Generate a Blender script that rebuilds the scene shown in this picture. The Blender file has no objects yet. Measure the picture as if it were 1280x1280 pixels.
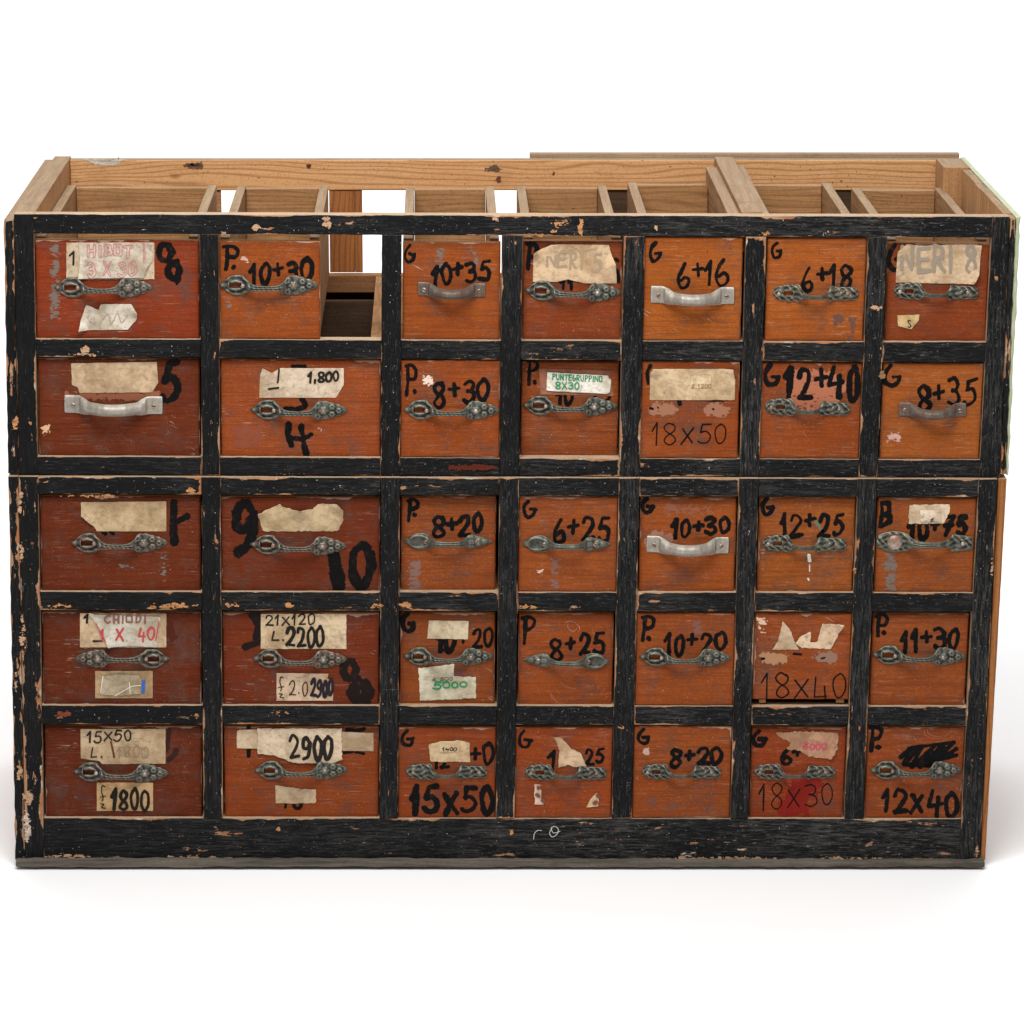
import bpy, math, random
import numpy as np
from mathutils import Vector
S = bpy.context.scene
C = S.collection
random.seed(7)
# ---------------------------------------------------------------- camera
FPX = 4650.0
TH = math.radians(13.9)
CT, ST = math.cos(TH), math.sin(TH)
DC = 4.72
def _ray(px, py):
    u = (px-640)/FPX; v = (640-py)/FPX
    return (u, CT+ST*v, -ST+CT*v)
_r0 = _ray(640, 1084)
CAMY = -DC*CT
CAMZ = -_r0[2]*(-CAMY/_r0[1])
def P(px, py, Y=0.0):
    """point (x, z) of the vertical plane y=Y for a spot measured on the photograph (1280 px)"""
    r = _ray(px, py); t = (Y-CAMY)/r[1]
    return (r[0]*t, CAMZ+r[2]*t)
cam = bpy.data.cameras.new('camera'); co = bpy.data.objects.new('camera', cam); C.objects.link(co)
co.location = (0, CAMY, CAMZ); co.rotation_euler = (math.pi/2-TH, 0, 0)
cam.sensor_width = 36; cam.lens = FPX/1280*36; cam.clip_start = .05; cam.clip_end = 200
S.camera = co
S.render.resolution_x = 1024; S.render.resolution_y = 1024
# ---------------------------------------------------------------- light
w = bpy.data.worlds.new('World'); S.world = w; w.use_nodes = True
w.node_tree.nodes['Background'].inputs[0].default_value = (1.0, 1.0, 1.0, 1)
w.node_tree.nodes['Background'].inputs[1].default_value = 0.28
def area(name, loc, target, sx, sy, power, col=(1, 1, 1)):
    l = bpy.data.lights.new(name, 'AREA'); l.shape = 'RECTANGLE'; l.size = sx; l.size_y = sy
    l.energy = power; l.color = col
    o = bpy.data.objects.new(name, l); C.objects.link(o); o.location = loc
    d = Vector(target)-Vector(loc); o.rotation_euler = d.to_track_quat('-Z', 'Y').to_euler()
    return o
area('softbox_key', (-.2, -1.05, 2.1), (0, .0, .5), 1.2, .6, 30, (1, .985, .96))
area('softbox_back', (0, 2.6, 3.6), (0, 2.2, 0), 4.5, 3.0, 118)
area('softbox_front_floor', (0, -2.2, 4.2), (0, -1.2, 0), 4.5, 2.5, 108)
S.view_settings.view_transform = 'Standard'; S.view_settings.look = 'None'
S.view_settings.exposure = 0.0; S.view_settings.gamma = 1
S.render.engine = 'CYCLES'
# ---------------------------------------------------------------- node helper
class NT:
    def __init__(s, name):
        s.m = bpy.data.materials.new(name); s.m.use_nodes = True; s.t = s.m.node_tree
        s.b = s.t.nodes['Principled BSDF']
    def n(s, ty, **kw):
        x = s.t.nodes.new(ty)
        for k, v in kw.items(): setattr(x, k, v)
        return x
    def put(s, sock, v):
        if isinstance(v, bpy.types.NodeSocket): s.t.links.new(v, sock)
        elif isinstance(v, (tuple, list)) and len(v) == 3 and sock.type == 'RGBA': sock.default_value = (*v, 1)
        else: sock.default_value = v
    def math(s, op, a, b=0.0, c=None, clamp=False):
        x = s.n('ShaderNodeMath', operation=op, use_clamp=clamp); s.put(x.inputs[0], a); s.put(x.inputs[1], b)
        if c is not None: s.put(x.inputs[2], c)
        return x.outputs[0]
    def mix(s, f, a, b, mode='MIX'):
        x = s.n('ShaderNodeMix', data_type='RGBA', blend_type=mode)
        s.put(x.inputs[0], f); s.put(x.inputs[6], a); s.put(x.inputs[7], b); return x.outputs[2]
    def step(s, v, lo, hi, a=0.0, b=1.0):
        x = s.n('ShaderNodeMapRange'); s.put(x.inputs[0], v)
        for i, q in enumerate((lo, hi, a, b)): s.put(x.inputs[i+1], q)
        return x.outputs[0]
    def coord(s, rnd=7.0):
        tc = s.n('ShaderNodeTexCoord'); oi = s.n('ShaderNodeObjectInfo')
        o = s.n('ShaderNodeVectorMath', operation='SCALE'); o.inputs[0].default_value = (rnd, rnd*.7, rnd*1.3)
        s.put(o.inputs[3], oi.outputs['Random'])
        a = s.n('ShaderNodeVectorMath', operation='ADD'); s.put(a.inputs[0], tc.outputs['Object']); s.put(a.inputs[1], o.outputs[0])
        s.oi = oi; return a.outputs[0]
    def sc(s, v, k):
        m = s.n('ShaderNodeVectorMath', operation='MULTIPLY'); s.put(m.inputs[0], v); m.inputs[1].default_value = k; return m.outputs[0]
    def noise(s, v, scale, detail=3, rough=.55, dist=0):
        x = s.n('ShaderNodeTexNoise'); s.put(x.inputs['Vector'], v); x.inputs['Scale'].default_value = scale
        x.inputs['Detail'].default_value = detail; x.inputs['Roughness'].default_value = rough; x.inputs['Distortion'].default_value = dist
        return x.outputs['Fac']
    def edge(s):
        def uv(nm):
            u = s.n('ShaderNodeUVMap', uv_map=nm); sp = s.n('ShaderNodeSeparateXYZ'); s.put(sp.inputs[0], u.outputs[0]); return sp.outputs
        a = uv('edge_lr'); b = uv('edge_tb')
        return a[0], a[1], b[0], b[1]
    def bump(s, h, st, dist):
        x = s.n('ShaderNodeBump'); x.inputs['Strength'].default_value = st; x.inputs['Distance'].default_value = dist
        s.put(x.inputs['Height'], h); s.put(s.b.inputs['Normal'], x.outputs[0])
    def fin(s, col, rough, metal=0.0, spec=None):
        s.put(s.b.inputs['Base Color'], col); s.put(s.b.inputs['Roughness'], rough); s.put(s.b.inputs['Metallic'], metal)
        if spec is not None: s.b.inputs['Specular IOR Level'].default_value = spec
        return s.m
GR = {'x': (5, 60, 95), 'z': (95, 60, 5), 'y': (95, 5, 60)}
def black_paint(name, ax, chips=1.0, grey=1.0):
    k = NT(name); v = k.coord(); g = k.noise(k.sc(v, tuple(q*2.4 for q in GR[ax])), 1.6, 6, .7)
    big = k.noise(v, 6, 3); mid = k.noise(v, 42, 5, .7); fine = k.noise(v, 330, 3, .6)
    scuff = k.math('MULTIPLY', k.step(k.noise(k.sc(v, tuple(q*1.2+3 for q in GR[ax])), 3.6, 6, .8), .47, .70), k.step(big, .40, .60, .12, 1.0))
    sepx = k.n('ShaderNodeSeparateXYZ'); tcx = k.n('ShaderNodeTexCoord'); k.put(sepx.inputs[0], tcx.outputs['Object'])
    east = k.step(k.math('ADD', sepx.outputs[0], k.math('MULTIPLY', big, .3)), -.35, .55, .25, 1.0)   # the right half is dustier and more faded
    scuff = k.math('MULTIPLY', scuff, east)
    col = k.mix(scuff, (.0040, .0040, .0047), tuple(c*grey for c in (.072, .069, .064)))
    dust = k.math('MULTIPLY', k.step(k.noise(k.sc(v, tuple(q*.8+10 for q in GR[ax])), 6, 5, .8), .56, .70, 0, .7), east)
    col = k.mix(dust, col, tuple(c*grey for c in (.15, .14, .13)))
    spk = k.step(k.noise(v, 420, 2, .5), .725, .76)
    col = k.mix(spk, col, (.46, .42, .35))
    l, r, t, b = k.edge()
    e = k.math('MINIMUM', k.math('MINIMUM', l, r), k.math('MINIMUM', t, b))
    ragged = k.math('MULTIPLY', k.step(mid, .3, .75), k.step(k.noise(k.sc(v, GR[ax]), 2.2, 4, .7), .25, .75, .3, 1.5))
    T = k.math('MULTIPLY', ragged, k.step(k.noise(v, 13, 3, .6), .45, .72, -.0016, .0064*chips))
    chip = k.step(k.math('SUBTRACT', T, e), -.0002, .0001)
    loose = k.math('MULTIPLY', k.step(k.noise(k.sc(v, tuple(q**.5*2 for q in GR[ax])), 5.5, 4, .62), .708-.035*chips, .723-.035*chips), k.step(mid, .44, .50))
    chip = k.math('MAXIMUM', chip, loose)
    wood = k.mix(k.step(k.noise(v, 25, 4, .7), .4, .62), (.42, .25, .14), (.36, .145, .06))
    wood = k.mix(k.step(k.noise(v, 55, 2, .6), .60, .66), wood, (.50, .42, .33))
    wood = k.mix(k.step(g, .35, .6, .55, 0), wood, (.13, .06, .03))
    col = k.mix(chip, col, wood)
    h = k.math('SUBTRACT', k.math('ADD', k.math('MULTIPLY', g, 1.0), k.math('MULTIPLY', fine, .25)), k.math('MULTIPLY', chip, .8))
    k.bump(h, .75, .0011)
    return k.fin(col, k.step(mid, .3, .7, .5, .75), spec=.12)
def bare_wood(name, ax, c1, c2, cd, rings=True, dirt=.5, contrast=1.0):
    k = NT(name); v = k.coord(); sc = GR[ax]
    g = k.noise(k.sc(v, sc), 1.5, 6, .68, .3)
    col = k.mix(k.step(g, .32, .68), c1, c2)
    if rings:
        warp = k.noise(k.sc(v, {'x': (2.2, 6, 11), 'z': (11, 6, 2.2), 'y': (11, 2.2, 11)}[ax]), 1, 2, .5)
        sp = k.n('ShaderNodeSeparateXYZ'); k.put(sp.inputs[0], v); across = sp.outputs['XYZ'.index({'x': 'Z', 'z': 'X', 'y': 'Z'}[ax])]
        ph = k.math('ADD', k.math('MULTIPLY', across, 900.0), k.math('MULTIPLY', warp, 75.0))
        wv = k.math('SINE', ph)
        col = k.mix(k.math('MULTIPLY', k.step(wv, .2, 1.0), .5*contrast), col, cd)
    d = k.noise(v, 14, 5, .7)
    col = k.mix(k.step(d, .56, .78, 0, dirt), col, cd)
    kn = k.n('ShaderNodeTexVoronoi'); k.put(kn.inputs['Vector'], k.sc(v, {'x': (5, 11, 11), 'z': (11, 11, 5), 'y': (11, 5, 11)}[ax])); kn.inputs['Scale'].default_value = 1
    knot = k.step(kn.outputs['Distance'], .02, .05, .5, 0)
    col = k.mix(knot, col, tuple(c*.35 for c in cd))
    holes = k.step(k.noise(v, 240, 2, .5), .72, .745, 0, .85)
    col = k.mix(holes, col, (.03, .018, .01))
    fz = k.noise(v, 300, 4, .7)
    col = k.mix(k.step(fz, .5, .68, 0, .4), col, cd)
    k.bump(k.math('SUBTRACT', g, k.math('MULTIPLY', holes, .6)), .8, .0014)
    return k.fin(col, .85, spec=.08)
BLX = black_paint('black_paint_rail', 'x'); BLZ = black_paint('black_paint_stile', 'z')
BLZW = black_paint('black_paint_worn_edge', 'z', 2.3); BLXW = black_paint('black_paint_skirt', 'x', 1.5, 1.25)
EDGE_X = bare_wood('pale_edge_wood_x', 'x', (.48, .36, .25), (.36, .25, .16), (.16, .09, .05), False, .55)
EDGE_Z = bare_wood('pale_edge_wood_z', 'z', (.40, .25, .14), (.26, .15, .08), (.14, .07, .035), False, .55)
PINE_X = bare_wood('orange_pine_x', 'x', (.66, .38, .18), (.56, .29, .125), (.27, .115, .04), True, .3, 1.1)
PINE_Z = bare_wood('orange_pine_z', 'z', (.38, .155, .05), (.27, .10, .032), (.15, .055, .02), True, .5, 1.2)
GREY_X = bare_wood('weathered_wood_x', 'x', (.38, .265, .165), (.26, .175, .105), (.12, .09, .065), False, .6)
GREY_Y = bare_wood('weathered_wood_y', 'y', (.37, .26, .165), (.25, .165, .10), (.10, .075, .055), False, .6)
BOX_X = bare_wood('drawer_wood_x', 'x', (.45, .235, .10), (.30, .15, .06), (.12, .065, .033), True, .5, .8)
BOX_Y = bare_wood('drawer_wood_y', 'y', (.43, .23, .105), (.29, .15, .066), (.11, .065, .035), True, .5, .7)
SIDE_Z = bare_wood('old_side_wood', 'z', (.50, .27, .12), (.35, .175, .075), (.12, .06, .03), False, .7)
SIDE_X = bare_wood('old_brown_wood', 'x', (.28, .13, .055), (.18, .08, .035), (.08, .04, .02), False, .7)
BASEW = bare_wood('grey_base_wood', 'x', (.17, .145, .115), (.05, .043, .038), (.04, .03, .022), False, .7)
GREENP = (lambda k: (lambda v: k.fin(k.mix(k.step(k.noise(v, 60, 4, .7), .5, .62), (.34, .38, .22), (.44, .43, .34)), .6))(k.coord()))(NT('pale_green_paint'))
def drawer_paint():
    k = NT('drawer_paint'); v = k.coord(11)
    oc = k.oi.outputs['Color']
    gx = k.sc(v, (12, 60, 330)); g = k.noise(gx, 1.2, 6, .72); big = k.noise(v, 9, 4, .6); mid = k.noise(v, 38, 5, .7)
    col = k.mix(k.step(big, .38, .66, 0, .42), oc, k.mix(1.0, oc, (.62, .52, .5), 'MULTIPLY'))
    col = k.mix(k.step(mid, .5, .72, 0, .32), col, k.mix(1.0, oc, (1.12, 1.5, 1.7), 'MULTIPLY'))
    col = k.mix(k.step(g, .45, .64, 0, .6), col, k.mix(1.0, oc, (.40, .36, .38), 'MULTIPLY'))
    col = k.mix(1.0, col, (.82, .82, .50), 'MULTIPLY')
    fin_ = k.noise(k.sc(v, (1, 1, 1.8)), 310, 3, .7)
    col = k.mix(k.step(fin_, .42, .64, 0, .5), col, k.mix(1.0, oc, (.55, .5, .5), 'MULTIPLY'))
    col = k.mix(k.step(fin_, .30, .42, .35, 0), col, k.mix(1.0, oc, (1.35, 1.7, 2.0), 'MULTIPLY'))
    # grey-brown handling dirt, thickest round the pull
    l, r, t, b = k.edge()
    hx = k.math('MULTIPLY', k.math('SUBTRACT', l, r), .5); hz = k.math('MULTIPLY', k.math('SUBTRACT', t, b), .5)
    dd = k.math('ADD', k.math('MULTIPLY', hx, hx), k.math('MULTIPLY', k.math('MULTIPLY', hz, hz), 4.0))
    near = k.step(dd, .0003, .0036, 1, 0)
    dirt = k.math('MULTIPLY', k.step(k.math('ADD', k.noise(v, 20, 6, .8), k.math('MULTIPLY', near, .05)), .50, .68, 0, .85), k.step(g, .36, .58, .35, 1.0))
    col = k.mix(dirt, col, (.075, .045, .036))
    sc_ = k.math('MULTIPLY', k.step(k.noise(k.sc(v, (34, 60, 560)), 1.0, 5, .68), .565, .64), k.step(k.noise(v, 26, 3, .6), .44, .6))
    col = k.mix(k.math('MULTIPLY', sc_, .42), col, k.mix(.55, k.mix(1.0, oc, (1.3, 2.2, 3.0), 'MULTIPLY'), (.34, .22, .17)))
    nick = k.math('MULTIPLY', k.step(k.noise(k.sc(v, (1, 1, 1.7)), 330, 2, .6), .715, .745), k.step(k.noise(v, 15, 2, .6), .42, .55))
    col = k.mix(k.math('MULTIPLY', nick, .8), col, (.56, .43, .34))
    dn = k.step(k.noise(k.sc(v, (1, 1, 1.4)), 205, 2, .5), .735, .755)
    col = k.mix(dn, col, (.04, .025, .02))
    # short hairline scratches lying across the grain
    rt = k.n('ShaderNodeVectorRotate', rotation_type='AXIS_ANGLE'); k.put(rt.inputs['Vector'], v); rt.inputs['Axis'].default_value = (0, 1, 0)
    k.put(rt.inputs['Angle'], k.math('MULTIPLY', k.step(k.noise(v, 5, 1), .35, .65), 2.6))
    scr = k.math('MULTIPLY', k.step(k.noise(k.sc(rt.outputs[0], (30, 40, 900)), 1, 2, .5), .675, .70), k.step(k.noise(v, 34, 2, .5), .52, .57))
    col = k.mix(k.math('MULTIPLY', scr, .75), col, (.62, .42, .32))
    e = k.math('MINIMUM', k.math('MINIMUM', l, r), k.math('MINIMUM', k.math('MULTIPLY', t, .55), b))
    T = k.math('MULTIPLY', k.step(mid, .3, .75), k.step(k.noise(v, 20, 3, .6), .44, .7, -.0006, .0045))
    chip = k.step(k.math('SUBTRACT', T, e), -.0001, .0003)
    col = k.mix(chip, col, k.mix(mid, (.62, .42, .31), (.42, .22, .14)))
    edge_dark = k.math('MULTIPLY', k.step(e, .0, .006, .5, 0), k.step(mid, .4, .6, .3, 1))  # patchy darker tone towards the edges of the front
    col = k.mix(edge_dark, col, k.mix(1.0, oc, (.3, .26, .28), 'MULTIPLY'))
    k.bump(k.math('SUBTRACT', k.math('ADD', g, k.math('MULTIPLY', mid, .3)), k.math('MULTIPLY', k.math('MAXIMUM', nick, chip), .7)), .55, .0007)
    return k.fin(col, k.step(mid, .3, .7, .5, .7), spec=.10)
DPAINT = drawer_paint()
def paper_mat():
    k = NT('old_paper'); v = k.coord(5); oc = k.oi.outputs['Color']
    st = k.noise(v, 22, 5, .7); fi = k.noise(v, 120, 4, .7)
    col = k.mix(k.step(st, .43, .64, 0, .95), oc, k.mix(1.0, oc, (.58, .52, .44), 'MULTIPLY'))
    col = k.mix(k.step(fi, .48, .68, 0, .6), col, k.mix(1.0, oc, (.48, .43, .38), 'MULTIPLY'))
    sm = k.noise(k.sc(v, (1, 1, 2)), 48, 5, .8, 1.5)
    col = k.mix(k.step(sm, .53, .70, 0, .65), col, (.13, .095, .065))
    fx = k.step(k.noise(v, 330, 2, .5), .70, .74, 0, .6)
    col = k.mix(fx, col, (.10, .06, .04))
    k.bump(k.math('ADD', st, k.math('MULTIPLY', fi, .3)), .6, .0008)
    return k.fin(col, .75, spec=.2)
PAPER = paper_mat()
def ink_mat():
    k = NT('ink'); v = k.coord(5); oc = k.oi.outputs['Color']
    f = k.noise(v, 110, 4, .7)
    col = k.mix(k.step(f, .56, .75, 0, .3), oc, k.mix(.35, oc, (.2, .12, .09)))
    return k.fin(col, .65, spec=.08)
INK = ink_mat()
def chip_mat():
    k = NT('bare_chip_wood'); v = k.coord(5); oc = k.oi.outputs['Color']
    g = k.noise(k.sc(v, (20, 60, 200)), 1.5, 5, .7); f = k.noise(v, 260, 3, .7)
    col = k.mix(k.step(g, .42, .62, 0, .7), oc, k.mix(1.0, oc, (.45, .38, .32), 'MULTIPLY'))
    col = k.mix(k.step(f, .58, .66, 0, .8), col, (.02, .015, .012))
    k.bump(g, .6, .0008)
    return k.fin(col, .8, spec=.15)
CHIP = chip_mat()
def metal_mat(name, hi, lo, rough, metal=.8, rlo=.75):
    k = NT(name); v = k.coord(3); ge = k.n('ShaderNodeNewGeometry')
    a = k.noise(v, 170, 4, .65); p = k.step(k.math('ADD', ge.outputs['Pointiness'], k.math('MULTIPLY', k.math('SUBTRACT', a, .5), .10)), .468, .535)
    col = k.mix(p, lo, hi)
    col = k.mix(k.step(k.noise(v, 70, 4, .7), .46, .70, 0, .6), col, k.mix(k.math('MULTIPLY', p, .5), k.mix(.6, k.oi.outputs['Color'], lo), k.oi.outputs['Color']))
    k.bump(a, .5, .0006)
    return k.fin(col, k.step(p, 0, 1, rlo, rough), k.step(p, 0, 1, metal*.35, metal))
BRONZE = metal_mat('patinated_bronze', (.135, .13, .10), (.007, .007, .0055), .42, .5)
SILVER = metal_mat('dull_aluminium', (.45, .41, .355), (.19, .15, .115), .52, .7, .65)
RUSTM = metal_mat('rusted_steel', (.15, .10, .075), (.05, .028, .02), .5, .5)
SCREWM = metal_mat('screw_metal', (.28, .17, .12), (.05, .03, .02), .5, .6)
SHADE_X = bare_wood('shade_dark_wood_x', 'x', (.085, .05, .03), (.05, .03, .018), (.02, .012, .008), False, .6)  # interior shade put into the wood colour, for drawer insides and back panels
SHADE_Y = bare_wood('shade_dark_wood_y', 'y', (.16, .10, .06), (.10, .06, .035), (.03, .02, .012), False, .6)  # same painted-in shade, grain running back
DARK = NT('dark_hole').fin((.012, .008, .006), .9)
def floor_mat():
    k = NT('white_studio_paper'); v = k.coord(0)
    return k.fin(k.mix(k.noise(v, 1.5, 3), (.925, .925, .93), (.935, .935, .94)), .85, spec=.1)
FLOOR = floor_mat()
# ---------------------------------------------------------------- mesh helpers
SH = -0.020            # the old carcass is slightly out of square: everything that runs back drifts left
def link(name, me, parent=None, loc=None, mats=(), color=None):
    o = bpy.data.objects.new(name, me); C.objects.link(o)
    if parent is not None: o.parent = parent
    if loc is not None: o.location = loc
    if mats and not me.materials:
        for m in mats: me.materials.append(m)
    if color: o.color = (*color, 1)
    return o
def empty(name, loc, label, cat, group=None):
    o = bpy.data.objects.new(name, None); C.objects.link(o); o.location = loc; o.empty_display_size = .05
    o['label'] = label; o['category'] = cat
    if group: o['group'] = group
    return o
def prism(name, q, y0, d, mats, parent, ch=.0009, color=None, shear=True, jag=0.0, label=None):
    """board: front outline q = [tl, tr, br, bl] (x, z) at depth y0, running back by d. mats = (front, top, sides).
    Chamfered front arris; UV layers carry the distance to each edge so that wear follows the arrises."""
    ox, oy, oz = parent.location if parent else (0, 0, 0)
    tl, tr, br, bl = [Vector((a, b)) for a, b in q]
    n = max(1, int(max((tr-tl).length, (bl-tl).length)/.012)) if jag else 1
    W = ((tr-tl).length+(br-bl).length)/2; H = ((bl-tl).length+(br-tr).length)/2
    cx, cz = ch/W, ch/H
    def at(u, v): return (tl.lerp(tr, u)).lerp(bl.lerp(br, u), v)
    def ringpts(iu, iv, y, jj):
        pts = []
        cor = [(iu, iv), (1-iu, iv), (1-iu, 1-iv), (iu, 1-iv)]
        for i in range(4):
            a, b = cor[i], cor[(i+1) % 4]
            m = n if ((i % 2 == 0) == (W > H)) else 1
            for j in range(m):
                t = j/m; u = a[0]+(b[0]-a[0])*t; v = a[1]+(b[1]-a[1])*t
                p = at(u, v); pts.append((p.x, y, p.y, u, v))
        return pts
    rs = random.Random(hash((round(tl.x, 4), round(tl.y, 4))))
    A = ringpts(cx, cz, y0, 0); B = ringpts(0, 0, y0+ch, 0); D = ringpts(0, 0, y0+d, 0)
    if jag:
        for i in range(len(A)):
            jx, jz = rs.uniform(-jag, jag), rs.uniform(-jag, jag)
            if n > 1 and W > H: jx = 0
            else: jz = 0
            for R in (A, B):
                p = R[i]; R[i] = (p[0]+jx, p[1], p[2]+jz, p[3], p[4])
    s = SH if shear else 0
    N = len(A); verts = [(p[0]-ox, p[1]-oy, p[2]-oz) for p in A+B]+[(p[0]+s*d-ox, p[1]-oy, p[2]-oz) for p in D]
    uvs = [(p[3], p[4]) for p in A+B+D]
    faces = [tuple(range(N-1, -1, -1))]; mi = [0]; kind = ['f']
    for i in range(N):
        j = (i+1) % N
        faces.append((i, j, N+j, N+i)); mi.append(0)
        a, b = B[i], B[j]; top = a[4] == 0 and b[4] == 0
        faces.append((N+i, N+j, 2*N+j, 2*N+i)); mi.append(1 if top else 2)
    faces.append(tuple(range(2*N, 3*N))); mi.append(2)
    me = bpy.data.meshes.new(name); me.from_pydata(verts, [], faces)
    um = []
    for m in mats:
        if m not in um: um.append(m)
    for m in um: me.materials.append(m)
    e1 = me.uv_layers.new(name='edge_lr'); e2 = me.uv_layers.new(name='edge_tb')
    for pi, p in enumerate(me.polygons):
        p.material_index = um.index(mats[mi[pi]])
        for li in p.loop_indices:
            u, v = uvs[me.loops[li].vertex_index]
            e1.data[li].uv = (u*W, (1-u)*W); e2.data[li].uv = (v*H, (1-v)*H)
    o = link(name, me, parent)
    if color: o.color = (*color, 1)
    if label: o['label'] = label
    return o
def rect(x0, x1, z0, z1): return [(x0, z1), (x1, z1), (x1, z0), (x0, z0)]
# value noise
def vnoise(x, z, f, seed=0):
    x = x*f+seed*17.31; z = z*f+seed*5.77
    xi = np.floor(x); zi = np.floor(z); fx = x-xi; fz = z-zi
    def h(a, b):
        q = np.sin(a*127.1+b*311.7+seed*74.7)*43758.5453; return q-np.floor(q)
    fx = fx*fx*(3-2*fx); fz = fz*fz*(3-2*fz)
    return (h(xi, zi)*(1-fx)+h(xi+1, zi)*fx)*(1-fz)+(h(xi, zi+1)*(1-fx)+h(xi+1, zi+1)*fx)*fz
def sheet(name, field, x0, x1, z0, z1, cell, hfun, parent, mat, y0, color, back=0.0):
    """flat film or paper: the region field>0 of the plane, contoured, lifted hfun off the surface at depth y0"""
    nx = int((x1-x0)/cell)+2; nz = int((z1-z0)/cell)+2
    X, Z = np.meshgrid(x0+np.arange(nx)*cell, z0+np.arange(nz)*cell, indexing='ij')
    F = field(X, Z); ox, oy, oz = parent_origin(parent)
    vid = {}; vx = []; faces = []
    def corner(i, j):
        k = (i, j)
        if k not in vid: vid[k] = len(vx); vx.append((X[i, j], Z[i, j]))
        return vid[k]
    def cross(i, j, a, b):
        k = (i, j, a, b) if (i, j) < (a, b) else (a, b, i, j)
        if k not in vid:
            i, j, a, b = k
            t = F[i, j]/(F[i, j]-F[a, b]); t = min(.98, max(.02, t))
            vid[k] = len(vx); vx.append((X[i, j]+(X[a, b]-X[i, j])*t, Z[i, j]+(Z[a, b]-Z[i, j])*t))
        return vid[k]
    ins = F > 0
    cnt = ins[:-1, :-1].astype(int)+ins[1:, :-1]+ins[1:, 1:]+ins[:-1, 1:]
    for i, j in zip(*np.nonzero(cnt)):
        cs = [(i, j), (i+1, j), (i+1, j+1), (i, j+1)]; poly = []
        for q in range(4):
            a, b = cs[q], cs[(q+1) % 4]
            if ins[a]: poly.append(corner(*a))
            if ins[a] != ins[b]: poly.append(cross(*a, *b))
        if len(poly) > 2: faces.append(poly)
    if not faces: return None
    v = np.array(vx); hh = hfun(v[:, 0], v[:, 1])
    verts = [(a-ox, y0-h-oy, b-oz) for (a, b), h in zip(vx, hh)]
    me = bpy.data.meshes.new(name); me.from_pydata(verts, [], faces)
    o = link(name, me, parent, mats=(mat,), color=color)
    for p in me.polygons: p.use_smooth = True
    if back:
        m = o.modifiers.new('thickness', 'SOLIDIFY'); m.thickness = back; m.offset = -1
    return o
def parent_origin(p):
    v = Vector((0, 0, 0))
    while p is not None: v += p.location; p = p.parent
    return v
def seg_field(strokes, seed=0, rag=.18, dry=.0, ring=False):
    """strokes: list of (pts, halfwidth) in plane metres"""
    def f(X, Z):
        best = np.full(X.shape, -1.0)
        n1 = (vnoise(X, Z, 420, seed)*.5+vnoise(X, Z, 190, seed+2)*.5)-.5; n2 = vnoise(X, Z, 1300, seed+3)-.5
        press = 1+(vnoise(X, Z, 75, seed+21)-.5)*2.2*rag
        for pts, hw in strokes:
            d = np.full(X.shape, 9.0)
            for (ax, az), (bx, bz) in zip(pts[:-1], pts[1:]):
                dx, dz = bx-ax, bz-az; L = dx*dx+dz*dz+1e-12
                t = np.clip(((X-ax)*dx+(Z-az)*dz)/L, 0, 1)
                d = np.minimum(d, np.hypot(X-ax-t*dx, Z-az-t*dz))
            best = np.maximum(best, hw*(1+rag*n1*2+rag*n2)*press-d)
        if ring: best = np.minimum(best, .0009-best)
        if dry:
            q = vnoise(X*.35, Z, 900, seed+9)*.6+vnoise(X, Z, 300, seed+11)*.4
            best = np.minimum(best, (1-dry-q)*.004+.0006)
        return best
    return f
def smooth(pts, n=6):
    if len(pts) < 3: return [tuple(p) for p in pts]
    P_ = [np.array(p, float) for p in pts]; P_ = [2*P_[0]-P_[1]]+P_+[2*P_[-1]-P_[-2]]; out = []
    for i in range(1, len(P_)-2):
        a, b, c, d = P_[i-1:i+3]
        for k in range(n):
            t = k/n
            out.append(tuple(.5*((2*b)+(c-a)*t+(2*a-5*b+4*c-d)*t*t+(3*b-a-3*c+d)*t**3)))
    out.append(tuple(P_[-2])); return out
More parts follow.
